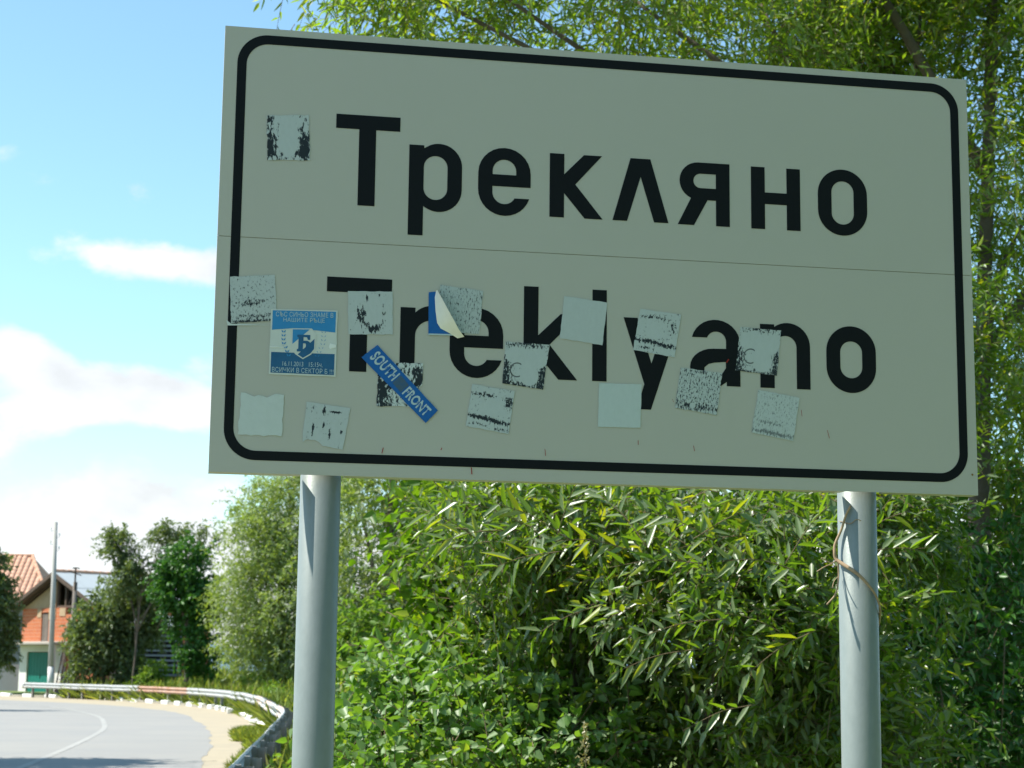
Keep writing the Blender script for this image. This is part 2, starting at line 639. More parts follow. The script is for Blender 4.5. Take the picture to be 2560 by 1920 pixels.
def SF(name, loops, y, material, parent=sign):
    return flat(name, [[(p[0], p[1] + Z0) for p in lp] for lp in loops], y, material, parent)


def rrect(x0, x1, y0, y1, r):
    return stadium(x0, x1, y0, y1, r)


SF('border', [rrect(0.0250, 1.4805, 0.0240, 0.8405, 0.058), rrect(0.0425, 1.4630, 0.0415, 0.8225, 0.042)], -0.0006, M_black)

# glyph outlines in metres on the sign face (x from the left edge, z from the bottom edge)
def glyph_e(dx, dy):
    o = [(.5945, .5705)] + arc(.543, .596, .0515, .0515, 0, 180) + arc(.543, .564, .0515, .0517, 180, 342) + [(.5629, .5480)] + \
        arc(.5428, .5592, .0232, .0236, -26, -180) + [(.5196, .5705)]
    h = [(.5196, .594), (.5660, .594)] + arc(.5428, .6007, .0232, .0232, 0, 180)
    return [[(x + dx, y + dy) for x, y in o], [(x + dx, y + dy) for x, y in h]]


L1 = [
    [[(.2600, .5168), (.2925, .5168), (.2925, .6664), (.3387, .6664), (.3387, .6945), (.2156, .6945), (.2156, .6664), (.2600, .6664)]],
    [[(.3570, .4650), (.3857, .4650), (.3857, .5225)] + arc(.4148, .5575, .045, .045, -118, 0) + arc(.4148, .6025, .045, .045, 0, 112) + [(.3857, .6370), (.3857, .6428), (.3570, .6428)],
     stadium(.3857, .4316, .5361, .6226)],
    glyph_e(0, 0),
    [[(.632, .5158), (.6608, .5158), (.6608, .5643), (.7018, .5158), (.7378, .5158), (.6831, .5830), (.7362, .6432), (.7000, .6432), (.6608, .6023), (.6608, .6432), (.632, .6432)]],
    [[(.7573, .5162), (.7866, .5162), (.8138, .6063), (.8408, .5162), (.8700, .5162), (.8335, .6431), (.7933, .6431)]],
    [[(.9948, .5155), (.9948, .6430)] + arc(.9306, .6050, .038, .038, 90, 247) + [(.8886, .5155), (.9217, .5155), (.9495, .5670), (.9666, .5670), (.9666, .5155)],
     [(.9666, .5910), (.9666, .6202)] + arc(.9355, .6056, .0146, .0146, 90, 270)],
    [[(1.0388, .5153), (1.0673, .5153), (1.0673, .5664), (1.1124, .5664), (1.1124, .5153), (1.1406, .5153), (1.1406, .6417), (1.1124, .6417), (1.1124, .5902), (1.0673, .5902), (1.0673, .6417), (1.0388, .6417)]],
    [stadium(1.1774, 1.2807, .5110, .6468), stadium(1.2060, 1.2522, .5338, .6223)],
]
L2 = [
    [[(.2523, .1968), (.2847, .1968), (.2847, .3475), (.3297, .3475), (.3297, .3760), (.2068, .3760), (.2068, .3475), (.2523, .3475)]],
    [[(.3468, .1970), (.3753, .1970), (.3753, .2700)] + arc(.4060, .2700, .0307, .0300, 180, 95) + [(.4200, .3000), (.4200, .3285)] + arc(.4060, .2830, .0430, .0455, 90, 136) + [(.3753, .3240), (.3468, .3240)]],
    glyph_e(-.05, -.3186),
    [[(.5838, .1970), (.6122, .1970), (.6122, .2440), (.6520, .1970), (.6890, .1970), (.6346, .2641), (.6930, .3248), (.6560, .3248), (.6122, .2815), (.6122, .3762), (.5838, .3762)]],
    [[(.7183, .1972), (.7467, .1972), (.7467, .3760), (.7183, .3760)]],
    [[(.7801, .3245), (.8213, .1950), (.8060, .1460), (.8345, .1460), (.8932, .3245), (.8645, .3245), (.8355, .2362), (.8079, .3245)]],
    [[(.9862, .1977), (1.0138, .1977), (1.0138, .2810)] + arc(.9645, .2815, .0493, .0465, 0, 167) + [(.9450, .2920)] + arc(.9655, .2855, .0197, .0190, 160, 0) + [(.9852, .2712), (.9640, .2706)] + arc(.9600, .2332, .0475, .0374, 90, 270) + [(.9720, .1960), (.9862, .2060)],
     [(.9846, .2452), (.9616, .2431), (.950, .2400), (.9415, .2330), (.9415, .2270), (.950, .2195), (.965, .2195), (.9779, .2230), (.9846, .2330)]],
    [[(1.0543, .1977), (1.0835, .1977), (1.0835, .2800)] + arc(1.1061, .2800, .0226, .0222, 180, 0) + [(1.1287, .1975), (1.1566, .1975)] + arc(1.1106, .2823, .0460, .0460, 0, 126) + [(1.0835, .3175), (1.0835, .3243), (1.0543, .3243)]],
    [stadium(1.1900, 1.2927, .1942, .3277), stadium(1.2187, 1.2639, .2238, .2972)],
]
for g in L1 + L2:
    SF('letter', g, -0.0006, M_black)

# posts
for u in POST_U:
    m = MB()
    m.tube([(u, POST_Y, 0), (u, POST_Y, Z0 + SH - 0.05)], POST_R, 40)
    o = m.build('post', M_galv, sign)
    for p in o.data.polygons:
        p.use_smooth = len(p.vertices) == 4
    cap = MB()
    cap.tube([(u, POST_Y, Z0 + SH - 0.0499), (u, POST_Y, Z0 + SH - 0.042), (u, POST_Y, Z0 + SH - 0.036)], [0.041, 0.041, 0.026], 24)
    cap.build('post_cap', mat('cap_plastic', (0.05, 0.05, 0.05), 0.6), o)
    for zz in (0.12, 0.70):
        c = MB()
        c.tube([(u, POST_Y, Z0 + zz - 0.02), (u, POST_Y, Z0 + zz + 0.02)], 0.0405, 24)
        c.box(u - 0.07, u - 0.041, POST_Y - 0.006, POST_Y + 0.006, Z0 + zz - 0.02, Z0 + zz + 0.02)
        c.box(u + 0.041, u + 0.07, POST_Y - 0.006, POST_Y + 0.006, Z0 + zz - 0.02, Z0 + zz + 0.02)
        c.build('clamp', M_galv, o)
for zz in (0.12, 0.70):
    MB().box(0.03, SW - 0.03, 0.0025, 0.0065, Z0 + zz - 0.02, Z0 + zz + 0.02).build('back_rail', M_alu, sign)


# stickers
def sticker_mat(seed, paper=(0.52, 0.565, 0.555), ink=(0.02, 0.028, 0.035), thresh=0.56, scale=9.0, stretch=(2.2, 1.0), soft=0.05,
                blanks=(), inks=(), bars=(), fade=0.0, ring=()):
    """worn paper sticker: torn ink remains (stretched noise), plus printed and blank shapes in UV space"""
    m = bpy.data.materials.new('worn_sticker')
    m.use_nodes = True
    nt = m.node_tree
    b = nt.nodes['Principled BSDF']
    b.inputs['Roughness'].default_value = 0.7
    b.inputs['Specular IOR Level'].default_value = 0.25

    def M(op, a, c=None):
        n = nt.nodes.new('ShaderNodeMath')
        n.operation = op
        for i, v in enumerate((a, c)):
            if v is None:
                continue
            if isinstance(v, (int, float)):
                n.inputs[i].default_value = v
            else:
                nt.links.new(v, n.inputs[i])
        return n.outputs[0]
    uvn = nt.nodes.new('ShaderNodeUVMap')
    s = nt.nodes.new('ShaderNodeSeparateXYZ')
    nt.links.new(uvn.outputs[0], s.inputs[0])
    U, V = s.outputs[0], s.outputs[1]
    mpn = nt.nodes.new('ShaderNodeMapping')
    mpn.inputs['Scale'].default_value = (stretch[0], stretch[1], 1)
    mpn.inputs['Location'].default_value = (seed * 3.7, seed * 1.9, 0)
    nt.links.new(uvn.outputs[0], mpn.inputs[0])

    def noise(sc, det):
        n = nt.nodes.new('ShaderNodeTexNoise')
        n.inputs['Scale'].default_value = sc
        n.inputs['Detail'].default_value = det
        n.inputs['Roughness'].default_value = 0.7
        nt.links.new(mpn.outputs[0], n.inputs['Vector'])
        return n.outputs['Fac']
    val = noise(scale, 5)

    def gauss(cx, cy, rx, ry):
        gx_ = M('POWER', M('DIVIDE', M('SUBTRACT', U, cx), rx), 2.0)
        gy_ = M('POWER', M('DIVIDE', M('SUBTRACT', V, cy), ry), 2.0)
        return M('ADD', gx_, gy_)
    for (cx, cy, rx, ry, a) in inks:
        val = M('ADD', val, M('MULTIPLY', M('EXPONENT', M('MULTIPLY', gauss(cx, cy, rx, ry), -1.0)), a))
    for (y0, y1, a) in bars:
        inside = M('MULTIPLY', M('GREATER_THAN', V, y0), M('LESS_THAN', V, y1))
        val = M('ADD', val, M('MULTIPLY', inside, a))
    r = nt.nodes.new('ShaderNodeMapRange')
    r.interpolation_type = 'SMOOTHSTEP'
    r.inputs['From Min'].default_value = thresh
    r.inputs['From Max'].default_value = thresh + soft
    nt.links.new(val, r.inputs['Value'])
    mask = r.outputs[0]
    for (cx, cy, rx, ry) in blanks:
        rr = nt.nodes.new('ShaderNodeMapRange')
        rr.inputs['From Min'].default_value = 0.9
        rr.inputs['From Max'].default_value = 1.1
        nt.links.new(gauss(cx, cy, rx, ry), rr.inputs['Value'])
        mask = M('MULTIPLY', mask, rr.outputs[0])
    for (cx, cy, rx, ry, w) in ring:
        g = gauss(cx, cy, rx, ry)
        k = M('MULTIPLY', M('LESS_THAN', M('ABSOLUTE', M('SUBTRACT', g, 1.0)), w), M('LESS_THAN', U, cx + rx * 0.55))
        mask = M('MAXIMUM', mask, M('MULTIPLY', k, 0.8))
    mask = M('MULTIPLY', mask, 1.0 - fade)
    grime = nt.nodes.new('ShaderNodeMix')
    grime.data_type = 'RGBA'
    grime.inputs['A'].default_value = (*paper, 1)
    grime.inputs['B'].default_value = (paper[0] * .82, paper[1] * .83, paper[2] * .82, 1)
    nt.links.new(noise(5.0, 6), grime.inputs['Factor'])
    mx = nt.nodes.new('ShaderNodeMix')
    mx.data_type = 'RGBA'
    mx.inputs['B'].default_value = (*ink, 1)
    nt.links.new(mask, mx.inputs['Factor'])
    nt.links.new(grime.outputs['Result'], mx.inputs['A'])
    nt.links.new(mx.outputs['Result'], b.inputs['Base Color'])
    return m


def sticker(quad, material, label, y=-0.0012, jag=0.0006, seed=0, tear=None, name='sticker'):
    """quad = four corners (top left, top right, bottom right, bottom left) in sign metres"""
    rr = random.Random(seed)
    q = [Vector(p) for p in quad]
    n = 10
    o, uvs = [], []
    for k in range(4):
        a, b = q[k], q[(k + 1) % 4]
        ua, ub = ((0, 1), (1, 1), (1, 0), (0, 0))[k], ((0, 1), (1, 1), (1, 0), (0, 0))[(k + 1) % 4]
        for i in range(n):
            t = i / n
            j = rr.uniform(-jag, jag)
            if tear and tear[0] == k and tear[1] <= t <= tear[2]:
                j = -tear[3] * (0.5 + rr.random())
            p = a.lerp(b, t)
            nrm_ = Vector((-(b - a).y, (b - a).x)).normalized()
            o.append(p + (nrm_ * j if i else Vector((0, 0))))
            uvs.append((ua[0] + (ub[0] - ua[0]) * t, ua[1] + (ub[1] - ua[1]) * t))
    pts3 = [[Vector((p.x, p.y, 0)) for p in o]]
    tris = tessellate_polygon(pts3)
    fs = []
    for t in tris:
        a, b, c = [o[i] for i in t]
        ar = (b - a).cross(c - a)
        if abs(ar) > 1e-13:
            fs.append(t if ar > 0 else (t[0], t[2], t[1]))
    me_ = bpy.data.meshes.new(name)
    me_.from_pydata([(p.x, y, p.y + Z0) for p in o], [], fs)
    me_.update()
    ul = me_.uv_layers.new(name='UVMap')
    for l in me_.loops:
        ul.data[l.index].uv = uvs[l.vertex_index]
    ob = link(name, me_, material, sign)
    if label:
        ob['label'] = label
    return ob


SM = sticker_mat
FRUIT_B = ((.24, .70, .21, .20), (.52, .64, .26, .22), (.80, .66, .19, .22), (.62, .26, .23, .23))
FRUIT_I = ((.5, 1.0, .6, .14, .18), (.03, .3, .17, .4, .24), (.95, .3, .15, .35, .24), (.5, 0.0, .6, .13, .18))
sticker([(.0838, .6812), (.1632, .6882), (.1680, .5990), (.0872, .5940)], SM(1, thresh=.57, scale=6, stretch=(2.6, 1), inks=((.08, .35, .12, .35, .22), (.88, .28, .13, .36, .26), (.08, .9, .07, .1, .22), (.5, .15, .5, .1, .08)), blanks=((.5, .55, .22, .5),)), 'small square sticker with torn black ink along its sides', seed=1, jag=.0012)
sticker([(.0262, .3660), (.1092, .3737), (.1153, .2870), (.0310, .2780)], SM(2, thresh=.55, scale=14, stretch=(1.6, 1), soft=.12, inks=((.45, .42, .3, .09, .14), (.5, .13, .6, .05, .12), (.5, .02, .6, .04, .2))), 'speckled grey sticker overlapping the black border', y=-.0011, seed=2)
sticker([(.0222, .2840), (.0312, .2775), (.1045, .2790), (.1045, .2740), (.0222, .2750)][:1] + [(.0310, .2772), (.1050, .2775), (.0250, .2735)], SM(22, paper=(.66, .70, .68), thresh=.75), 'curled lower corner of the speckled sticker', y=-.0016, seed=22, jag=0)
sticker([(.2460, .3495), (.3309, .3528), (.3327, .2700), (.2498, .2672)], SM(3, thresh=.62, scale=7, stretch=(2.4, 1), soft=.08, inks=((.30, .42, .12, .24, .26), (.58, .13, .16, .12, .30), (.42, .88, .035, .07, .3), (.8, .45, .05, .3, .14), (.8, .92, .2, .05, .12)), blanks=((.58, .45, .17, .2),)), 'pale sticker with a worn dark figure print', seed=3)
sticker([(.4216, .3708), (.5048, .3623), (.4979, .2783), (.4224, .2812)], SM(4, thresh=.50, scale=10, stretch=(2.6, 1), soft=.16, paper=(.50, .55, .54)), 'grey speckled sticker behind the peeling blue sticker', seed=4)
sticker([(.6628, .3601), (.7479, .3515), (.7381, .2674), (.6544, .2773)], SM(5, thresh=.70, scale=18, soft=.2, fade=.35, inks=((.5, .07, .5, .03, .16), (.72, .38, .03, .22, .12), (.9, .4, .03, .22, .12))), 'bleached sticker over the letter l', seed=5)
sticker([(.8133, .3427), (.8948, .3347), (.8816, .2500), (.7986, .2610)], SM(6, thresh=.58, scale=11, stretch=(1.8, 1), soft=.08, inks=((.25, .27, .4, .05, .22), (.75, .22, .3, .05, .22), (.42, .84, .3, .05, .17), (.86, .66, .09, .16, .13), (.3, .10, .2, .05, .14)), blanks=((.42, .52, .2, .17),)), 'sticker with broken black lines of print over the letter y', seed=6)
sticker([(1.0145, .3163), (1.0975, .3127), (1.0879, .2221), (1.0034, .2296)], SM(7, thresh=.62, scale=12, stretch=(2, 1), soft=.1, inks=FRUIT_I, blanks=FRUIT_B, ring=((.32, .36, .16, .16, .18),)), 'sticker with round pale blobs on ink over the letters a and n', seed=7)
sticker([(.5491, .2663), (.6346, .2638), (.6227, .1763), (.5438, .1857)], SM(8, thresh=.60, scale=12, stretch=(2, 1), soft=.08, inks=FRUIT_I, blanks=FRUIT_B, ring=((.32, .36, .16, .16, .18),)), 'sticker with round pale blobs on ink under the letter k', seed=8)
sticker([(.3060, .2160), (.3920, .2175), (.3905, .1350), (.3060, .1325)], SM(9, thresh=.52, scale=6, stretch=(2.4, 1), soft=.05, paper=(.60, .65, .64), inks=((.12, .3, .18, .4, .2), (.9, .6, .12, .35, .16))), 'black and white torn sticker behind the diagonal blue strip', y=-.0011, seed=9, jag=.001, tear=(1, .55, .95, .012))
sticker([(.0545, .1490), (.1335, .1475), (.1305, .0694), (.0504, .0705)], SM(10, thresh=.62, scale=5, stretch=(1, 1), soft=.3, fade=.72, ink=(.3, .33, .28), paper=(.60, .65, .62), inks=((.45, .6, .3, .2, .1),)), 'almost bare whitish sticker remnant in the lower corner', seed=10, jag=.0015, tear=(0, .2, .7, .005))
sticker([(.1749, .1360), (.2569, .1269), (.2443, .0482), (.1695, .0604)], SM(11, thresh=.60, scale=7, stretch=(2, 1), soft=.1, inks=((.42, .86, .05, .09, .32), (.66, .85, .12, .035, .32), (.22, .36, .035, .17, .30), (.45, .5, .04, .08, .26), (.62, .33, .03, .2, .26), (.88, .42, .05, .07, .26), (.13, .85, .07, .1, .12))), 'pale sticker with scratched dark marks beside the bottom border', seed=11, tear=(2, .6, .9, .006))
sticker([(.4861, .1816), (.5681, .1715), (.5566, .0886), (.4749, .1016)], SM(12, thresh=.58, scale=11, stretch=(1.8, 1), soft=.08, inks=((.25, .27, .4, .05, .22), (.75, .22, .3, .05, .22), (.3, .80, .3, .05, .17), (.90, .70, .10, .13, .24), (.3, .10, .2, .05, .12), (.8, .06, .2, .06, .12)), blanks=((.52, .50, .3, .17),)), 'sticker with broken black lines of print below the letter e', seed=12)
sticker([(.7321, .1932), (.8161, .1948), (.8134, .1101), (.7297, .1089)], SM(13, thresh=.9, paper=(.55, .615, .60)), 'blank bleached square sticker beside the tail of the letter y', seed=13, jag=.0004)
sticker([(.8936, .2305), (.9772, .2231), (.9655, .1399), (.8823, .1513)], SM(14, thresh=.49, scale=12, stretch=(2.4, .9), soft=.12, inks=((.45, .12, .5, .06, .12),), blanks=((.40, .13, .07, .07),), paper=(.52, .57, .56)), 'densely speckled sticker under the letter a', seed=14)
sticker([(1.0500, .1931), (1.1337, .1800), (1.1193, .0947), (1.0351, .1090)], SM(15, thresh=.51, scale=12, stretch=(2.2, 1), soft=.16, fade=.3, inks=((.5, .08, .6, .045, .18), (.4, .30, .3, .05, .1)), paper=(.54, .59, .58)), 'faintly speckled grey sticker under the letter n', seed=15)

# blue football sticker
C_paper = mat('sticker_paper', (0.62, 0.65, 0.60), 0.6, noise=(40, 0.3, (0.5, 0.53, 0.5)))
C_blue = mat('sticker_light_blue', (0.025, 0.22, 0.50), 0.5, noise=(30, 0.5, (0.05, 0.28, 0.54)))
C_navy = mat('sticker_dark_blue', (0.012, 0.085, 0.20), 0.5, noise=(30, 0.6, (0.03, 0.16, 0.32)))
C_strip = mat('strip_blue', (0.004, 0.10, 0.36), 0.5, noise=(40, 0.4, (0.012, 0.14, 0.42)))
C_pale = mat('sticker_pale_print', (0.44, 0.55, 0.58), 0.6)
BQ = [Vector(p) for p in ((.1040, .3085), (.2282, .3113), (.2275, .1850), (.1036, .1852))]


def bl(u, v, Q=BQ):          # u right, v down
    a = Q[0].lerp(Q[1], u)
    b = Q[3].lerp(Q[2], u)
    p = a.lerp(b, v)
    return (p.x, p.y)


def patch(name, pts, y, material, parent, Q=BQ, holes=()):
    return SF(name, [[bl(u, v, Q) for u, v in pts]] + [[bl(u, v, Q) for u, v in h] for h in holes], y, material, parent)


blue = sticker(BQ, C_paper, 'blue and white square sticker with a shield emblem and small writing', y=-.0014, seed=30, jag=.0004)
patch('printed_band', [(.025, .02), (.975, .02), (.975, .335), (.685, .31), (.5, .30), (.32, .29), (.025, .32)], -.0017, C_blue, blue)
patch('printed_band', [(.025, .66), (.975, .66), (.975, .975), (.025, .975)], -.0017, C_navy, blue)


def laurel(side):
    m = MB()
    for i in range(7):
        t = i / 6
        cx, cy = .5 + side * (.30 - .16 * max(0, t - .45)), .36 + .36 * t
        for k in (-1, 1):
            a = math.radians(90 + k * 38) if side > 0 else math.radians(90 - k * 38)
            l, w = .055, .016
            dx, dy = math.cos(a) * l, -math.sin(a) * l
            pxy = [(cx + k * .006, cy), (cx + dx * .5 + dy * .3 * k, cy + dy * .5), (cx + dx, cy + dy), (cx + dx * .5 - dy * .16 * k, cy + dy * .5 + .012)]
            vs = [bl(*p_) for p_ in pxy]
            m.add([(p_[0], -.0019 - .00002 * (2 * i + (k > 0)), p_[1] + Z0) for p_ in vs], [(0, 1, 2, 3)])
    return m.build('laurel', C_blue, blue)


laurel(-1)
laurel(1)
shield = [(.32, .29), (.62, .285), (.685, .36), (.68, .60), (.62, .68), (.50, .755), (.38, .68), (.325, .58)]
patch('shield', shield, -.0023, C_paper, blue)
inner = [(.335, .305), (.61, .30), (.668, .37), (.663, .595), (.61, .665), (.50, .735), (.39, .665), (.34, .575)]
patch('shield_field', [(.335, .305), (.59, .30), (.335, .53)], -.0025, C_blue, blue)
patch('shield_field', [(.665, .44), (.663, .595), (.61, .665), (.50, .735), (.42, .685)], -.0025, C_navy, blue)
be = [(.405, .385), (.60, .385), (.60, .46), (.565, .46), (.55, .42), (.50, .42), (.50, .475), (.565, .475), (.60, .50), (.605, .58), (.57, .64), (.405, .64), (.405, .605), (.425, .60), (.425, .425), (.405, .42)]
patch('shield_letter', be, -.0028, C_navy, blue, holes=[[(.495, .515), (.53, .515), (.54, .54), (.53, .60), (.495, .60)]])


def put_text(body, u, v, width, height, material, parent, y, Q=BQ, name='lettering', bold=0.0):
    me_ = text_mesh(body, 1.0, 1.05, bold)
    co = np.array([tuple(v_.co) for v_ in me_.vertices])
    mn, mxx = co.min(0), co.max(0)
    for v_ in me_.vertices:
        fx = (v_.co.x - mn[0]) / (mxx[0] - mn[0]) - .5
        fy = (v_.co.y - mn[1]) / (mxx[1] - mn[1]) - .5
        p_ = bl(u + fx * width, v - fy * height, Q)
        v_.co = (p_[0], y, p_[1] + Z0)
    for p_ in me_.polygons:
        if p_.normal.y > 0:
            pass
    return link(name, me_, material, parent)


put_text('СЪС СИНЬО ЗНАМЕ В', .505, .075, .86, .075, C_pale, blue, -.0021)
put_text('НАШИТЕ РЪЦЕ', .50, .165, .62, .075, C_pale, blue, -.0021)
put_text('16.11.2013   15:15ч.', .50, .83, .60, .07, C_pale, blue, -.0021)
put_text('ВСИЧКИ В СЕКТОР Б !!!', .505, .925, .92, .075, C_pale, blue, -.0021)
# torn crease across the sticker
patch('tear', [(.0, .575), (.2, .578), (.215, .565), (.225, .585), (.0, .592)], -.0024, mat('torn_paper', (.78, .80, .76), .6), blue)
patch('tear', [(.90, .50), (.99, .52), (.99, .56), (.90, .585), (.885, .55)], -.0024, bpy.data.materials['torn_paper'], blue)

# diagonal blue strip: SOUTH [emblem] FRONT
SQ = [Vector(p) for p in ((.3046, .2488), (.4212, .1286), (.3985, .1040), (.2748, .2240))]
stripst = sticker(SQ, C_strip, 'long blue strip sticker stuck diagonally, pale gothic lettering', y=-.0026, seed=31, jag=.0004, name='sticker')
put_text('SOUTH', .235, .45, .36, .60, C_pale, stripst, -.0030, SQ, bold=.03)
put_text('FRONT', .765, .52, .36, .60, C_pale, stripst, -.0030, SQ, bold=.03)
put_text('SOUTH', .240, .45, .32, .20, C_strip, stripst, -.0033, SQ, bold=-.012)
put_text('FRONT', .770, .52, .32, .20, C_strip, stripst, -.0033, SQ, bold=-.012)
patch('printed_square', [(.43, .18), (.57, .22), (.57, .82), (.43, .78)], -.0029, mat('strip_grey', (.07, .11, .13), .6, noise=(160, .8, (.02, .10, .26))), stripst, SQ)

# half-peeled blue sticker with its curled white back
PQ = [Vector(p) for p in ((.3997, .3548), (.4125, .3565), (.4640, .2735), (.4003, .2722))]
peel = sticker(PQ, C_strip, 'blue sticker peeling off, curled flap showing its white back', y=-.0018, seed=32, jag=.0002)
patch('sticker_edge', [(0, .965), (1, .965), (1, 1.0), (0, 1.0)], -.0022, C_pale, peel, PQ)
fl_v, fl_f = [], []
A = [(.4135, .3580), (.4112, .3450), (.4130, .3200), (.4165, .2960), (.4235, .2855), (.4400, .2775), (.4560, .2680)]
B = [(.4140, .3575), (.4200, .3440), (.4280, .3280), (.4370, .3120), (.4460, .2980), (.4560, .2830), (.4680, .2705)]
for i in range(7):
    for k in range(6):
        t = k / 5
        a, b = Vector(A[i]), Vector(B[i])
        p = a.lerp(b, t)
        lift = .0035 + .024 * t ** 1.3 * (0.25 + .75 * math.sin(PI * min(1, (i + .6) / 6.5)))
        fl_v.append((p.x, -lift, p.y + Z0))
for i in range(6):
    for k in range(5):
        fl_f.append((i * 6 + k, (i + 1) * 6 + k, (i + 1) * 6 + k + 1, i * 6 + k + 1))
me = bpy.data.meshes.new('flap')
me.from_pydata(fl_v, [], fl_f)
me.polygons.foreach_set('use_smooth', [True] * len(fl_f))
link('flap', me, mat('sticker_back', (.80, .79, .68), .45, noise=(60, .35, (.55, .55, .48), (1, 1, .5))), peel)

# red paint flecks and small scratches
C_red = mat('red_paint_fleck', (.30, .02, .015), .6)
d25 = 2560 / 2212.0
for (u, v, l, a, w) in ((.3185, .0495, .010, 80, .0012), (.4870, .0165, .012, 100, .0016), (.6275, .0560, .012, 100, .0010), (.8085, .0810, .008, 95, .0009), (.9190, .0735, .010, 105, .0010),
                        (1.1905, .1105, .016, 108, .0010), (1.1365, .1500, .012, 100, .0008), (.9872, .2470, .007, 60, .0016), (.8775, .1650, .006, 120, .0008), (.429, .0560, .004, 70, .0010)):
    c, s = math.cos(math.radians(a)) * l / 2, math.sin(math.radians(a)) * l / 2
    SF('paint_fleck', [[(u - c - w, v - s), (u - c + w * .3, v - s - .001), (u + c + w, v + s), (u + c - w * .2, v + s + .001)]], -.0034, C_red)
SF('rivet', [arc(1.4885, .0405, .0022, .0022, 0, 340, 10)], -.0012, mat('rivet_rust', (.22, .13, .03), .6))

# dry stem twisted round the right-hand post
M_dry = mat('dry_stem', (.42, .30, .19), .85, noise=(60, .8, (.22, .15, .09)))
vine = empty('dry_vine', (0, 0, 0))
tag(vine, 'dry brown climbing stem twisted around the post that stands among willow branches', 'vine')
vine.location = sign.matrix_basis @ Vector((POST_U[1], POST_Y, Z0 - .15))
vine.rotation_euler = sign.rotation_euler
UL = -POST_R
VZ = lambda y: -(y - 200) / 375 * .076 + .15
VU = lambda x: UL + (x - 240) / 375 * .076


def on_post(u, off=.004):
    r = POST_R + off
    return -math.sqrt(max(0, r * r - u * u)) if abs(u) < r else 0.0


pts = []
for (x, y) in ((300, 330), (262, 420), (232, 560), (188, 690), (180, 770), (195, 840), (250, 900), (320, 960), (390, 1025), (450, 1090), (510, 1155), (560, 1230), (600, 1310), (632, 1400)):
    u = VU(x)
    yy = on_post(u, .004) if abs(u) < POST_R + .003 else -.004
    if y < 420:
        yy = on_post(u, .003)
    pts.append((u, yy - (.004 if y < 900 else 0), VZ(y)))
pts += [(POST_R + .002, .012, VZ(1500)), (.02, POST_R + .004, VZ(1640)), (-.02, POST_R + .004, VZ(1700))]
MB().tube(catmull(pts, 4), [.0022 + .0016 * math.exp(-((i - 22) / 12) ** 2) for i in range(len(catmull(pts, 4)))], 7).build('stem', M_dry, vine, True)
for path, r in (([(210, 880), (205, 980), (185, 1100), (150, 1190), (60, 1280)], .0017), ([(200, 850), (130, 880), (60, 850), (20, 838)], .0011), ([(150, 885), (70, 915), (-20, 965)], .0012), ([(215, 1000), (160, 1050), (130, 1120)], .0008)):
    MB().tube(catmull([(VU(x), -.010 - i * .004, VZ(y)) for i, (x, y) in enumerate(path)], 4), r, 6).build('twig', M_dry, vine, True)
MB().tube(catmull([(-POST_R - .002, -.006, VZ(470)), (VU(300), on_post(VU(300), .002), VZ(500)), (VU(350), on_post(VU(350), .002), VZ(462)), (VU(395), on_post(VU(395), .002), VZ(476))], 5), .0008, 5).build('tendril', M_dry, vine, True)

# ------------------------------------------------------------------ guardrail round the outside of the bend
M_rail = mat('weathered_rail_zinc', (0.52, 0.53, 0.52), 0.5, metal=0.25, noise=(1.3, 0.7, (0.38, 0.38, 0.36)))
M_railp = mat('faded_rail_paint', (0.62, 0.58, 0.52), 0.6, noise=(1.8, 0.8, (0.42, 0.26, 0.17)))
M_rust = mat('rusty_rail', (0.36, 0.17, 0.09), 0.8, noise=(1.6, 0.8, (0.50, 0.42, 0.36)))
M_rpost = mat('rail_post_steel', (0.33, 0.33, 0.31), 0.6, metal=0.3, noise=(4, 0.8, (0.22, 0.19, 0.15)))
rail = empty('guardrail', (RAIL[0].x, RAIL[0].y, 0))
tag(rail, 'long weathered W-beam guardrail curving round the outside of the road bend', 'guardrail')
org = Vector(rail.location)
prof = [(0.015, -0.155), (0.0, -0.135), (0.03, -0.115), (0.075, -0.095), (0.08, -0.07), (0.035, -0.04), (0.0, -0.015), (0.0, 0.015), (0.035, 0.04), (0.08, 0.07), (0.075, 0.095), (0.03, 0.115), (0.0, 0.135), (0.015, 0.155)]
RZ = 0.645
rs = resample(RAIL, 0.8)
SEG = 5
npts = len(rs)
seg_i = 0
i = 0
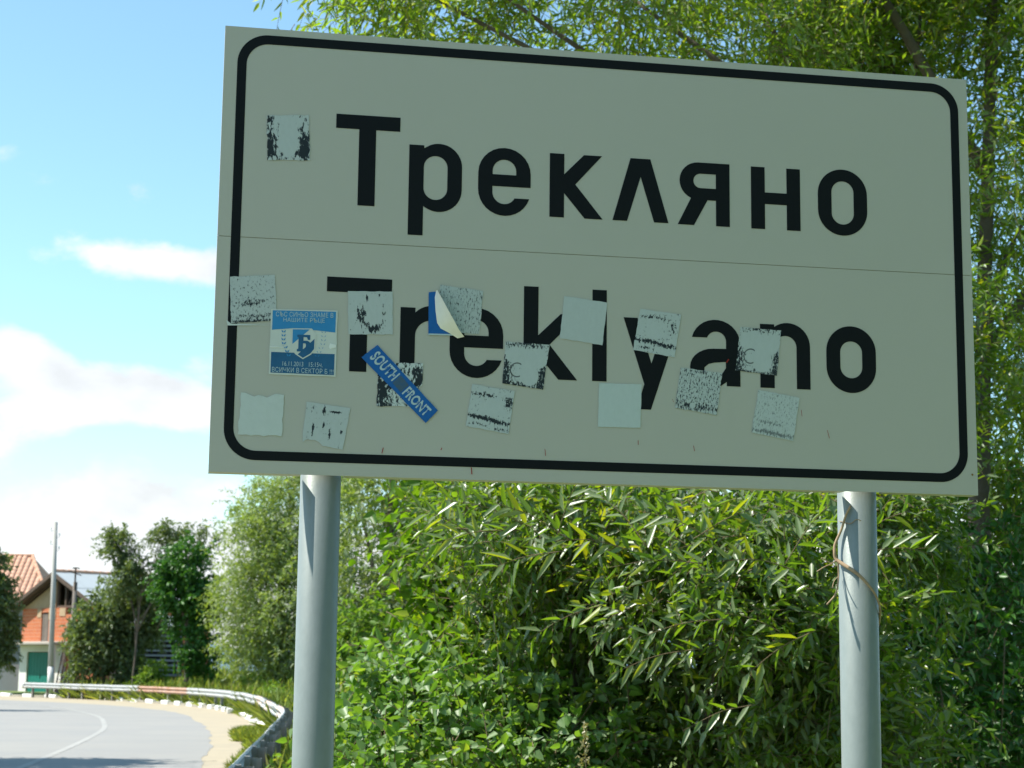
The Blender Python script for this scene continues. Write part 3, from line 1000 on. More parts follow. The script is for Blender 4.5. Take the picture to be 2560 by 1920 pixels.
while i < npts - 1:
    j = min(i + SEG, npts - 1)
    if npts - 1 - j < 2:
        j = npts - 1
    pts_ = rs[i:j + 1]
    vs, fs = [], []
    dzs = [random.uniform(-.012, .012), random.uniform(-.012, .012)]
    k = len(prof)
    lap = 0.004 * (seg_i % 2)
    for q, p in enumerate(pts_):
        t = (rs[min(i + q + 1, npts - 1)] - rs[max(i + q - 1, 0)]).normalized()
        nrm_ = Vector((-t.y, t.x, 0))            # towards the road
        tt = q / (len(pts_) - 1)
        pp = p
        if q == len(pts_) - 1 and j < npts - 1:
            pp = p + t * 0.16
        for (a, b) in prof:
            w = pp + nrm_ * (a + lap) + Vector((0, 0, RZ + b + dzs[0] * (1 - tt) + dzs[1] * tt)) - org
            vs.append(w)
    for q in range(len(pts_) - 1):
        for b in range(k - 1):
            fs.append((q * k + b, (q + 1) * k + b, (q + 1) * k + b + 1, q * k + b + 1))
    midy = (pts_[0].y + pts_[-1].y) / 2
    mm, lab = M_rail, None
    if 84 < midy < 89.5:
        mm, lab = M_rust, 'rusty brown beam section'
    elif 36 < midy < 62 and seg_i % 2 == 0:
        mm, lab = M_railp, 'beam section with faded pinkish paint'
    me = bpy.data.meshes.new('beam')
    me.from_pydata(vs, [], fs)
    me.update()
    o = link('beam', me, mm, rail)
    sol = o.modifiers.new('thickness', 'SOLIDIFY')
    sol.thickness = 0.004
    sol.offset = 0
    if lab:
        o['label'] = lab
    # post with spacer block behind every joint
    for q in (0, 2.5):
        idx = i + int(q)
        if idx >= npts:
            continue
        p, t = rs[idx], (rs[min(idx + 1, npts - 1)] - rs[max(idx - 1, 0)]).normalized()
        nrm_ = Vector((-t.y, t.x, 0))
        M4 = Matrix.Translation(p - org - nrm_ * 0.10) @ Matrix.Rotation(math.atan2(t.y, t.x), 4, 'Z') @ Matrix.Rotation(random.uniform(-.03, .03), 4, 'X')
        m = MB()
        m.box(-.055, .055, .042, .048, -.5, .78, M4)
        m.box(-.055, .055, -.062, -.056, -.5, .78, M4)
        m.box(-.004, .004, -.0559, .0419, -.5, .78, M4)
        po = m.build('post', M_rpost, rail)
        m = MB()
        m.box(-.05, .05, .0485, .098, RZ - .15, RZ + .15, M4)
        m.build('spacer', M_rpost, po)
    i = j
    seg_i += 1
# folded terminal at the far end
p, t = rs[-1], (rs[-1] - rs[-2]).normalized()
M4 = Matrix.Translation(p - org) @ Matrix.Rotation(math.atan2(t.y, t.x), 4, 'Z')
m = MB()
m.tube([M4 @ Vector((0.05, 0.03, RZ - .155)), M4 @ Vector((0.05, 0.03, RZ + .155))], .075, 14)
m.build('end_terminal', M_rail, rail, True)

# ------------------------------------------------------------------ barn-house of bare brick
def brick_mat(name, c1, c2, mortar, sx, sy, plaster=None):
    m = bpy.data.materials.new(name)
    m.use_nodes = True
    nt = m.node_tree
    b = nt.nodes['Principled BSDF']
    b.inputs['Roughness'].default_value = 0.9
    t = nt.nodes.new('ShaderNodeTexCoord')
    mpn = nt.nodes.new('ShaderNodeMapping')
    mpn.inputs['Rotation'].default_value = (math.radians(-90), 0, 0)
    sp = nt.nodes.new('ShaderNodeSeparateXYZ')
    nt.links.new(t.outputs['Object'], sp.inputs[0])
    ad = nt.nodes.new('ShaderNodeMath')
    nt.links.new(sp.outputs[0], ad.inputs[0])
    nt.links.new(sp.outputs[1], ad.inputs[1])
    cb_ = nt.nodes.new('ShaderNodeCombineXYZ')
    nt.links.new(ad.outputs[0], cb_.inputs[0])
    nt.links.new(sp.outputs[2], cb_.inputs[1])
    br = nt.nodes.new('ShaderNodeTexBrick')
    br.inputs['Color1'].default_value = (*c1, 1)
    br.inputs['Color2'].default_value = (*c2, 1)
    br.inputs['Mortar'].default_value = (*mortar, 1)
    br.inputs['Scale'].default_value = 1.0
    br.inputs['Brick Width'].default_value = sx
    br.inputs['Row Height'].default_value = sy
    br.inputs['Mortar Size'].default_value = 0.012
    nt.links.new(cb_.outputs[0], br.inputs['Vector'])
    n = nt.nodes.new('ShaderNodeTexNoise')
    n.inputs['Scale'].default_value = 0.9
    n.inputs['Detail'].default_value = 7
    nt.links.new(t.outputs['Object'], n.inputs['Vector'])
    r = nt.nodes.new('ShaderNodeMapRange')
    r.inputs['From Min'].default_value = 0.55
    r.inputs['From Max'].default_value = 0.72
    r.inputs['To Max'].default_value = 0.55
    nt.links.new(n.outputs['Fac'], r.inputs['Value'])
    mx = nt.nodes.new('ShaderNodeMix')
    mx.data_type = 'RGBA'
    mx.inputs['B'].default_value = (c1[0] * .6, c1[1] * .75, c1[2] * .9, 1)
    nt.links.new(r.outputs[0], mx.inputs['Factor'])
    nt.links.new(br.outputs['Color'], mx.inputs['A'])
    nt.links.new(mx.outputs['Result'], b.inputs['Base Color'])
    return m


M_brick = brick_mat('hollow_brick', (0.52, 0.155, 0.055), (0.46, 0.12, 0.045), (0.50, 0.30, 0.20), 0.30, 0.22)
M_plaster = mat('beige_mortar_smear', (0.50, 0.38, 0.24), 0.95, noise=(2, 0.6, (0.36, 0.24, 0.14)))
M_white = mat('limewashed_wall', (0.74, 0.73, 0.70), 0.9, noise=(1.2, 0.5, (0.60, 0.52, 0.42)))
M_conc = mat('pale_concrete', (0.46, 0.43, 0.38), 0.9, noise=(3, 0.5, (0.33, 0.31, 0.27)))
M_green = mat('green_door_paint', (0.005, 0.155, 0.115), 0.55, noise=(2, 0.4, (0.01, 0.19, 0.14)))
M_wood = mat('old_dark_wood', (0.13, 0.095, 0.07), 0.9, noise=(3, 0.7, (0.07, 0.05, 0.04)))
M_wood2 = mat('grey_wood', (0.22, 0.19, 0.16), 0.9, noise=(4, 0.7, (0.12, 0.10, 0.09)))
M_tin = mat('pale_tin_roof', (0.40, 0.435, 0.44), 0.6, metal=0.1, noise=(0.8, 0.6, (0.33, 0.36, 0.37)))
M_tile = mat('terracotta_tile', (0.52, 0.27, 0.17), 0.85, noise=(1.5, 0.8, (0.60, 0.38, 0.27)))
M_shade_grey = mat('wall_shade_grey', (0.24, 0.25, 0.26), 0.9, noise=(1.5, .5, (.18, .18, .18)))  # pale walls toned down: their shade is put into this grey
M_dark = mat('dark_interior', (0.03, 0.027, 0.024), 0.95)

ux, uy = 0.72, -0.694              # along the gable, to the right
house = empty('brick_house', (-27.75, 112.3, 0.0), math.atan2(uy, ux))
tag(house, 'unplastered orange brick barn with pale tin gable roof, green garage door below', 'house')
# local: x along the gable (right), y away along the ridge, z up
HW, EZ, AZ, RL = 4.05, 5.25, 7.45, 8.5
gz0 = -0.3
m = MB()
T = 0.3


def hole_wall(x0, x1, z0, z1, y0, y1, holes):
    """wall slab with rectangular openings, cut into boxes"""
    xs_ = sorted({x0, x1} | {h[0] for h in holes} | {h[1] for h in holes})
    zs_ = sorted({z0, z1} | {h[2] for h in holes} | {h[3] for h in holes})
    mm = MB()
    for a, b in zip(xs_[:-1], xs_[1:]):
        for c, d in zip(zs_[:-1], zs_[1:]):
            if any(h[0] <= a and b <= h[1] and h[2] <= c and d <= h[3] for h in holes):
                continue
            mm.box(a, b, y0, y1, c, d)
    return mm


win = (-1.82, -0.98, 3.05, 5.0)
loft = (0.9, 2.1, 4.85, 5.25)
m = hole_wall(-HW, HW, gz0, EZ, 0, T, [win, loft])
m.build('wall', M_brick, house)
m = MB().box(HW - T, HW, T + .002, RL - T, gz0, EZ)
m.build('wall', M_brick, house)
m = MB().box(-HW, -HW + T, T + .002, RL - T, gz0, EZ)
m.build('wall', M_brick, house)
m = MB().box(-HW, HW, RL - T + .002, RL, gz0, EZ)
m.build('wall', M_brick, house)
# gable field: smeared left part and open dark timber
m = MB()
m.add([(-HW, .05, EZ), (-.4, .05, EZ), (-.4, .05, AZ - .55), (-HW, .22, EZ), (-.4, .22, EZ), (-.4, .22, AZ - .55)], [(0, 1, 2), (5, 4, 3), (0, 3, 4, 1), (1, 4, 5, 2), (2, 5, 3, 0)])
m.build('gable_infill', M_plaster, house)
for (x0, x1, z0, z1) in ((-2.3, -1.85, 4.7, 5.24), (-1.0, -.25, 4.55, 5.24), (.2, .85, 4.75, 5.24)):
    MB().box(x0, x1, -.03, -.002, z0, z1).build('mortar_smear', M_plaster, house)
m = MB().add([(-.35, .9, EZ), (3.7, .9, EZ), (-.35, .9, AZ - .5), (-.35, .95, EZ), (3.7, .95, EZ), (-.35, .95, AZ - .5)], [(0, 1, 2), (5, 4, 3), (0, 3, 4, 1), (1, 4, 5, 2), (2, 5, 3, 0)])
m.build('loft_painted_shade', M_dark, house)  # dark sheet stands in for the shade inside the open loft
m = MB()
for x in (-.3, .55, 1.4, 2.3):
    zt = AZ - .35 - abs(x) / 4.7 * 2.0
    m.bar((x, .2, EZ + .001), (x, .2, zt), .14, .14, (0, 1, 0))
m.bar((-3.9, .2, EZ + .08), (3.9, .2, EZ + .08), .15, .15)
m.bar((.55, .3, EZ + .1), (1.6, .3, AZ - 1.0), .1, .1)
m.build('gable_frame', M_wood, house)
# roof: two tin slopes on dark boards
OVH, EAVE = 0.5, 4.6
for sx_ in (-1, 1):
    run = Vector((sx_ * EAVE, 0, -(AZ - 5.45)))
    n_ = Vector((sx_ * (AZ - 5.45), 0, EAVE)).normalized()
    # board under-layer
    a0, a1 = Vector((sx_ * .02, -OVH, AZ)), Vector((sx_ * .02, RL + .4, AZ))
    m = MB()
    th = .10
    vs = [a0, a1, a1 + run, a0 + run]
    vs = [v - n_ * .05 for v in vs] + [v - n_ * (.05 + th) for v in vs]
    m.add(vs, [(0, 1, 2, 3), (7, 6, 5, 4), (0, 4, 5, 1), (1, 5, 6, 2), (2, 6, 7, 3), (3, 7, 4, 0)])
    ro = m.build('roof', M_wood, house)
    if sx_ > 0:
        # tin sheets laid side by side, slightly uneven
        k = 0
        y = -OVH
        while y < RL + .35:
            w = .92
            for part_ in (0, 1):
                f0, f1 = (0.0, .53) if part_ == 0 else (.50, 1.01)
                lift = .004 + .012 * (k % 2) + .02 * (1 - part_) + random.uniform(0, .006)
                p0 = Vector((sx_ * .02, y, AZ)) + run * f0 + n_ * lift
                p1 = Vector((sx_ * .02, y + w + .03, AZ)) + run * f0 + n_ * (lift + .004)
                mm = MB()
                e = run * (f1 - f0)
                q = [p0, p1, p1 + e, p0 + e]
                mm.add(q + [v - n_ * .003 for v in q], [(0, 1, 2, 3), (7, 6, 5, 4), (0, 4, 5, 1), (1, 5, 6, 2), (2, 6, 7, 3), (3, 7, 4, 0)])
                mm.build('tin_sheet', M_tin, ro)
            y += w
            k += 1
    else:
        m = MB()
        vs = [a0, a1, a1 + run, a0 + run]
        vs = [v + n_ * .02 for v in vs] + [v - n_ * .045 for v in vs]
        m.add(vs, [(0, 1, 2, 3), (7, 6, 5, 4), (0, 4, 5, 1), (1, 5, 6, 2), (2, 6, 7, 3), (3, 7, 4, 0)])
        m.build('roof_covering', M_tile, ro)
    # barge board and rafters under the overhang
    b0 = Vector((sx_ * .06, -OVH - .03, AZ - .13))
    MB().bar(b0, b0 + run * 1.0, .05, .22, (0, 1, 0) if False else n_).build('barge_board', M_wood, ro)
    for yy in (-.45, .0):
        r0 = Vector((sx_ * .06, yy, AZ - .25))
        MB().bar(r0, r0 + run * .98, .1, .14, n_).build('rafter', M_wood, ro)
for k in range(17):
    c = Vector((0, -OVH + .28 + k * .56, AZ + .06))
    mm = MB().tube([c + Vector((0, -.3, .012)), c + Vector((0, .28, 0))], [.13, .11], 8)
    mm.build('ridge_tile', M_tile, house)
# narrow boarded window
w = MB().box(win[0], win[1], .12, .16, win[2], win[3]).build('window', M_dark, house)
for k in range(4):
    x = win[0] + .02 + k * .205
    MB().box(x, x + .185, .05 + .01 * (k % 2), .09 + .01 * (k % 2), win[2] + .02, win[3] - random.uniform(.0, .25)).build('board', M_wood2, w)
MB().box(loft[0], loft[1], .15, .2, loft[2], loft[3]).build('loft_hatch', M_dark, house)
# garage front below, with concrete canopy
gx0, gx1 = -3.6, 1.15
door = (-2.75, .10, gz0, 2.58)
m = hole_wall(gx0, gx1, gz0, 3.0, -.32, -.02, [door])
an = m.build('garage_front', M_white, house)
cb = MB()
cb.add([(gx0 - .75, -1.15, 3.02), (gx1 + .15, -1.15, 3.02), (gx1 + .15, .0, 3.02), (gx0 - .75, .0, 3.02),
        (gx0 - .75, -1.15, 3.14), (gx1 + .15, -1.15, 3.14), (gx1 + .15, -.005, 3.22), (gx0 - .75, -.005, 3.22)],
       [(3, 2, 1, 0), (4, 5, 6, 7), (0, 1, 5, 4), (1, 2, 6, 5), (2, 3, 7, 6), (3, 0, 4, 7)])
cb.build('canopy', M_conc, house)
dr = MB().box(door[0] + .02, door[1] - .02, -.20, -.14, gz0, door[3] - .02).build('garage_door', M_green, house)
for k in range(8):
    x = door[0] + .03 + k * .3505
    MB().box(x, x + .33, -.225, -.2015, gz0 + .05, door[3] - .05).build('door_board', M_green, dr)
MB().tube([(-1.3, -.29, 1.0), (-1.3, -.24, 1.02), (-1.3, -.24, 1.16), (-1.3, -.29, 1.18)], .02, 6).build('handle', M_dark, dr)
MB().box(.85, 1.12, -1.0, -.73, gz0, 3.015).build('canopy_pillar', M_white, house)

# ladder leaning on the brick wall
lad = empty('wooden_ladder', house.matrix_basis @ Vector((1.75, -1.0, -.2)), house.rotation_euler[2])
tag(lad, 'thin wooden ladder leaning on the orange brick wall', 'ladder')
for x in (-.2, .25):
    MB().bar((x, 0, 0), (x * .8, .82, 4.9), .07, .05, (1, 0, 0)).build('rail', M_wood, lad)
for k in range(12):
    t = (k + 1) / 13
    MB().bar((-.2 + .04 * t, .82 * t - .02, 4.9 * t), (.25 - .05 * t, .82 * t - .02, 4.9 * t), .035, .035).build('rung', M_wood2, lad)

# heap of boards and bricks at the wall foot, each plank a thing
PLK = [(1.3, 1.25, .55, 12), (1.25, 1.1, .5, -18), (1.55, 1.5, .3, 25), (1.95, 1.05, .42, -8), (2.25, 1.3, .6, 16), (2.6, .95, .35, -25)]
PL_L = ['short pale plank propped on the brick wall beside the ladder', 'plank propped second from the ladder on the brick wall', 'longer plank propped third from the ladder on the brick wall',
        'plank propped fourth from the ladder on the brick wall', 'plank propped fifth from the ladder on the brick wall', 'low plank propped farthest from the ladder on the brick wall']
M_plk = mat('reddish_plank', (0.34, 0.20, 0.12), 0.9, noise=(4, .8, (.2, .13, .09)))
for k, (x, h, off, tilt) in enumerate(PLK):
    a = house.matrix_basis @ Vector((x, -off - .25, -.15))
    b = house.matrix_basis @ Vector((x + math.tan(math.radians(tilt)) * h, -.04, h + .05))
    pl = MB().bar((0, 0, 0), b - a, .20, .05, (0, 1, 0)).build('plank', M_plk if k % 2 else M_wood2)
    pl.location = a
    tag(pl, PL_L[k], 'plank', 'planks propped against the brick wall')

# ------------------------------------------------------------------ neighbouring house with hipped tile roof
nb = empty('tiled_house', (-41.0, 134.0, 0.0))
tag(nb, 'house with a hipped roof of pinkish terracotta tiles behind the brick barn', 'house')
m = MB().box(-6.5, 7.6, -3.6, 4.4, -.3, 6.1)
m.build('wall', M_shade_grey, nb)
# front slope from eave (y=-4.3,z=6.0) to ridge (y=0.4,z=9.75)
ez, rz_, ey, ry = 6.0, 9.75, -4.3, 0.4
m = MB()
m.add([(-7.2, ey, ez), (8.4, ey, ez), (5.7, ry, rz_), (-7.2, ry, rz_), (8.4, 5.1, ez), (-7.2, 5.1, ez)],
      [(0, 1, 2, 3), (1, 4, 2), (4, 5, 3, 2), (0, 3, 5), (0, 5, 4, 1)])
roof = m.build('roof', M_tile, nb)
sl = Vector((0, ry - ey, rz_ - ez))
nn = Vector((0, -(rz_ - ez), ry - ey)).normalized()
rows, tw = 13, 0.40
tm = MB()
for s in range(5):
    a0 = PI * s / 4
    tm.v += [(-math.cos(a0) * .19, -.02, math.sin(a0) * .10), (-math.cos(a0) * .16, sl.length / rows + .06, math.sin(a0) * .075 + .0)]
tm.f = [(2 * s, 2 * s + 2, 2 * s + 3, 2 * s + 1) for s in range(4)]
tile_me = bpy.data.meshes.new('tile')
tile_me.from_pydata(tm.v, [], tm.f)
tile_me.polygons.foreach_set('use_smooth', [True] * 4)
M_tile2 = mat('terracotta_tile_pale', (0.58, 0.36, 0.25), 0.85, noise=(1.5, 0.8, (0.50, 0.26, 0.17)))
tile_me.materials.append(M_tile2)
tile_me2 = tile_me.copy()
tile_me2.materials.clear()
tile_me2.materials.append(M_tile)
ang = math.atan2(rz_ - ez, ry - ey)
count = 0
for c in range(22):
    x = 8.0 - c * tw
    for r in range(rows):
        base = Vector((x, ey, ez)) + sl * (r / rows) + nn * .03
        # inside the hip line?
        f = (r + 1) / rows
        if x + .12 > 8.4 + (5.7 - 8.4) * f or x < -.6:
            continue
        o = link('tile', random.choice((tile_me, tile_me, tile_me2)), None, roof)
        o.location = base
        o.rotation_euler = (ang, 0, random.uniform(-.02, .02))
        count += 1
for k in range(12):
    a = Vector((8.4, ey, ez)).lerp(Vector((5.7, ry, rz_)), k / 12) + Vector((0, -.03, .05))
    b = Vector((8.4, ey, ez)).lerp(Vector((5.7, ry, rz_)), (k + 1.1) / 12) + Vector((0, -.03, .05))
    MB().tube([a, b], [.13, .11], 7).build('hip_tile', M_tile, roof)
for k in range(16):
    a = Vector((5.8 - k * .8, ry, rz_ + .05))
    MB().tube([a, a - Vector((.84, 0, 0))], [.13, .11], 7).build('ridge_tile', M_tile, roof)
for x in (2.2, 5.0):
    w = MB().box(x, x + 1.1, -3.66, -3.61, 3.6, 5.0).build('window', M_dark, nb)
    MB().box(x - .08, x + 1.18, -3.70, -3.605, 5.003, 5.08).build('frame', M_white, w)

# low white wall (shade put into its grey) and wire fence left of the barn
gw = MB()
a, b = P(-60, 1690, 117), P(52, 1690, 116)
gw.bar((a.x, a.y, .75), (b.x, b.y, .75), .25, 2.1)
gw = gw.build('garden_wall', M_shade_grey)
tag(gw, 'low garden wall with shade painted in grey beside the garage front', 'wall')
fn = empty('wire_fence', PG(-40, 1730, .05))
tag(fn, 'low wire mesh fence with thin grey posts before the garden wall', 'fence')
fa, fb = PG(-60, 1727, .1), PG(50, 1727, .1)
f0 = Vector(fn.location)
for k in range(5):
    p = fa.lerp(fb, k / 4) - f0
    MB().tube([p + Vector((0, 0, -.4)), p + Vector((0, 0, 1.45))], .03, 6).build('post', M_wood2, fn)
m = MB()
for k in range(9):
    z = .15 + k * .15
    m.tube([fa - f0 + Vector((0, 0, z)), fb - f0 + Vector((0, 0, z))], .006, 4)
for k in range(26):
    p = fa.lerp(fb, k / 25) - f0
    m.tube([p + Vector((0, .01, .1)), p + Vector((0, .01, 1.4))], .005, 4)
m.build('wire_mesh', M_wood2, fn)

# ------------------------------------------------------------------ poles
base, top = P(125, 1727, 103.5), P(139, 1305, 103.5)
M_pole = mat('pole_concrete', (0.42, 0.41, 0.37), 0.9, noise=(3, .5, (.32, .31, .28)))
pole = empty('utility_pole', (base.x, base.y, 0))
tag(pole, 'tall tapering concrete utility pole in front of the green garage door', 'utility pole')
tp = top - Vector(pole.location)
MB().tube([(0, 0, -.5), tp * .5, tp], [.165, .145, .115], 14).build('shaft', M_pole, pole, True)
MB().tube([tp * .02, tp * .17], [.168, .163], 14).build('white_band', mat('pole_whitewash', (.72, .71, .68), .9, noise=(5, .6, (.5, .48, .44))), pole, True)
for k, (dz, sx_) in enumerate(((.5, -1), (.85, 1), (1.25, -1), (1.6, 1))):
    c = tp * (1 - dz / tp.z)
    hk = MB().tube([c, c + Vector((sx_ * .24, 0, -.03)), c + Vector((sx_ * .24, 0, .08))], .012, 6).build('hook', M_dark, pole)
    q = c + Vector((sx_ * .24, 0, .08))
    MB().tube([q, q + Vector((0, 0, .05)), q + Vector((0, 0, .13))], [.03, .045, .025], 8).build('insulator', M_white, hk)
b2 = P(174, 1706, 105)
wp = empty('utility_pole', (b2.x, b2.y, 0))
tag(wp, 'shorter grey wooden pole with a thin steel mast and crossarm by the brick wall', 'utility pole')
zt = P(175, 1455, 105).z
MB().tube([(0, 0, -.5), (.02, 0, zt * .5), (.05, 0, zt)], [.15, .13, .12], 10).build('shaft', M_wood2, wp, True)
MB().tube([(.06, -.13, zt - .5), (.06, -.13, zt + .85)], .05, 8).build('mast', M_wood, wp)
MB().bar((-.35, -.19, zt + .62), (.42, -.19, zt + .38), .06, .06).build('crossarm', M_wood, wp)
MB().bar((-.1, -.19, zt + .8), (.3, -.19, zt + .78), .05, .07).build('crossarm', M_wood, wp)

# ------------------------------------------------------------------ slatted shed among the trees
sa, sb_ = P(318, 1690, 101), P(452, 1690, 103)
sh = empty('slatted_shed', (sa.x, sa.y, float(ground_z(sa.x, sa.y))), math.atan2(sb_.y - sa.y, sb_.x - sa.x))
tag(sh, 'dark shed of grey horizontal slats half hidden behind the trees', 'shed')
Lw = (sb_ - sa).length
zb = float(ground_z(sa.x, sa.y))
M_slat = mat('grey_blue_slat', (.36, .38, .42), .85, noise=(3, .6, (.26, .27, .30)))
zs0 = .2
for k in range(13):
    z = zs0 + k * .27
    MB().box(0, Lw + random.uniform(-.1, .1), -.03, 0, z, z + .11).build('slat', M_slat, sh)
for k in range(4):
    x = Lw * k / 3
    MB().box(x - .06, x + .06, .002, .12, -.3, 3.9).build('post', M_wood, sh)
MB().box(-.05, Lw + .05, .6, 2.2, -.3, 3.75).build('shade_backing', M_dark, sh)  # dark block stands in for the shade behind the slats
m = MB()
m.add([(-.4, -.5, 3.75), (Lw + .4, -.5, 3.75), (Lw + .4, 2.6, 4.4), (-.4, 2.6, 4.4), (-.4, -.5, 3.83), (Lw + .4, -.5, 3.83), (Lw + .4, 2.6, 4.48), (-.4, 2.6, 4.48)],
      [(3, 2, 1, 0), (4, 5, 6, 7), (0, 1, 5, 4), (1, 2, 6, 5), (2, 3, 7, 6), (3, 0, 4, 7)])
m.build('roof', M_tin, sh)

# ------------------------------------------------------------------ vegetation
M_bark = mat('grey_brown_bark', (0.10, 0.08, 0.06), 0.95, noise=(6, 0.8, (0.17, 0.14, 0.11), (1, 1, .3)), bump=(18, .7, .03))
M_twig = mat('twig_bark', (0.16, 0.12, 0.07), 0.9)
LM_willow = leaf_mat('willow_leaf', (.045, .11, .012), (.13, .23, .022), under=(.19, .25, .12), transl=.46, rough=.32, spec=.65, yellow=(.26, .30, .02))
LM_wtop = leaf_mat('willow_crown_leaf', (.08, .16, .015), (.18, .29, .030), under=(.20, .27, .11), transl=.55, rough=.42, spec=.4, yellow=(.28, .33, .02))
LM_bram = leaf_mat('bramble_leaf', (.05, .14, .018), (.15, .28, .05), under=(.18, .28, .10), transl=.42, rough=.42, spec=.45, yellow=(.24, .34, .05))
LM_vine = leaf_mat('hop_leaf', (.045, .12, .008), (.12, .23, .014), transl=.5, rough=.42, spec=.35, yellow=(.24, .32, .015))
LM_pale = leaf_mat('pale_willow_leaf', (.10, .17, .036), (.22, .31, .080), under=(.30, .36, .18), transl=.42, rough=.45, spec=.4)
LM_dark = leaf_mat('plum_leaf', (.055, .095, .030), (.125, .18, .06), under=(.13, .18, .09), transl=.38, rough=.45, spec=.35)
LM_ivy_shade = leaf_mat('ivy_and_shade_leaf', (.022, .085, .014), (.06, .17, .028), transl=.3, rough=.4, spec=.4)
LM_herb = leaf_mat('herb_leaf', (.07, .16, .018), (.17, .28, .045), transl=.4, rough=.5, spec=.3, yellow=(.22, .24, .06))
LM_grass = leaf_mat('grass_blade', (.14, .21, .04), (.27, .33, .10), transl=.45, rough=.55, spec=.25, yellow=(.26, .25, .10))


def unit(a):
    return a / np.maximum(np.linalg.norm(a, axis=-1, keepdims=True), 1e-9)


def leaf_arrays(c, d, n, L, W, lv, shape='lance', curl=0.12):
    """c base points, d directions, n normals -> vertices, quads and per-vertex variation"""
    N = len(c)
    d = unit(d)
    n = unit(n - d * (n * d).sum(1, keepdims=True))
    s = np.cross(n, d)
    L = np.broadcast_to(np.asarray(L, float), (N,))[:, None]
    W = np.broadcast_to(np.asarray(W, float), (N,))[:, None]
    a1, a2, w1, w2 = (.28, .66, 1.0, .72) if shape == 'lance' else (.26, .64, 1.0, .76)
    v = np.empty((N, 6, 3))
    v[:, 0] = c
    up1, up2 = n * W * .22, n * W * .16
    dr1, dr2, dr3 = -n * L * curl * .1, -n * L * curl * .5, -n * L * curl
    v[:, 1] = c + d * L * a1 + s * W * .5 * w1 + up1 + dr1
    v[:, 2] = c + d * L * a2 + s * W * .5 * w2 + up2 + dr2
    v[:, 3] = c + d * L + dr3
    v[:, 4] = c + d * L * a2 - s * W * .5 * w2 + up2 + dr2
    v[:, 5] = c + d * L * a1 - s * W * .5 * w1 + up1 + dr1
    base = (np.arange(N) * 6)[:, None]
    q = np.concatenate([base + np.array([[0, 1, 2, 3]]), base + np.array([[0, 3, 4, 5]])], 1).reshape(-1, 4)
    return v.reshape(-1, 3), q, np.repeat(lv, 6)


def quad_mesh(name, v, q, lv=None):
    me_ = bpy.data.meshes.new(name)
    me_.vertices.add(len(v))
    me_.vertices.foreach_set('co', np.ascontiguousarray(v, dtype=np.float32).ravel())
    nq = len(q)
    me_.loops.add(nq * 4)
    me_.polygons.add(nq)
    me_.loops.foreach_set('vertex_index', np.ascontiguousarray(q, dtype=np.int32).ravel())
    me_.polygons.foreach_set('loop_start', np.arange(0, nq * 4, 4, dtype=np.int32))
    me_.polygons.foreach_set('loop_total', np.full(nq, 4, dtype=np.int32))
    if lv is not None:
        at = me_.attributes.new('lv', 'FLOAT', 'POINT')
        at.data.foreach_set('value', np.ascontiguousarray(lv, dtype=np.float32))
    me_.update()
    return me_


def thin_tubes(p, r):
    """p (T,K,3) polylines -> 3-sided tubes"""
    T_, K, _ = p.shape
    d = unit(np.gradient(p, axis=1))
    ref = np.where(np.abs(d[..., 2:3]) < .9, np.array([0, 0, 1.]), np.array([1., 0, 0]))
    s = unit(np.cross(d, ref))
    t = np.cross(d, s)
    rr = (np.asarray(r, float).reshape(-1, 1, 1) * np.linspace(1, .35, K)[None, :, None])
    v = np.stack([p + (s * math.cos(a) + t * math.sin(a)) * rr for a in (0, 2.094, 4.189)], 2)   # T,K,3,3
    idx = np.arange(T_ * K * 3).reshape(T_, K, 3)
    q = []
    for a, b in ((0, 1), (1, 2), (2, 0)):
        q.append(np.stack([idx[:, :-1, a], idx[:, :-1, b], idx[:, 1:, b], idx[:, 1:, a]], -1).reshape(-1, 4))
    return v.reshape(-1, 3), np.concatenate(q)


def sample_lobes(lobes, nclump, per, spread, rng, shell=.5):
    """clump centres spread through the shells of the lobes, then points round each clump"""
    w = np.array([l[2] if len(l) > 2 else np.prod(l[1]) ** (2 / 3) for l in lobes], float)
    k = rng.choice(len(lobes), nclump, p=w / w.sum())
    C = np.array([tuple(l[0]) for l in lobes])[k]
    R_ = np.array([tuple(l[1]) for l in lobes])[k]
    u = unit(rng.normal(size=(nclump, 3)))
    r = shell + (1.05 - shell) * rng.random((nclump, 1)) ** .8
    cc = C + u * R_ * r
    pts_ = np.repeat(cc, per, 0) + rng.normal(size=(nclump * per, 3)) * spread
    outw = np.repeat(unit(u / R_), per, 0)
    cv = np.repeat(rng.random(nclump), per)
    return pts_, outw, cv


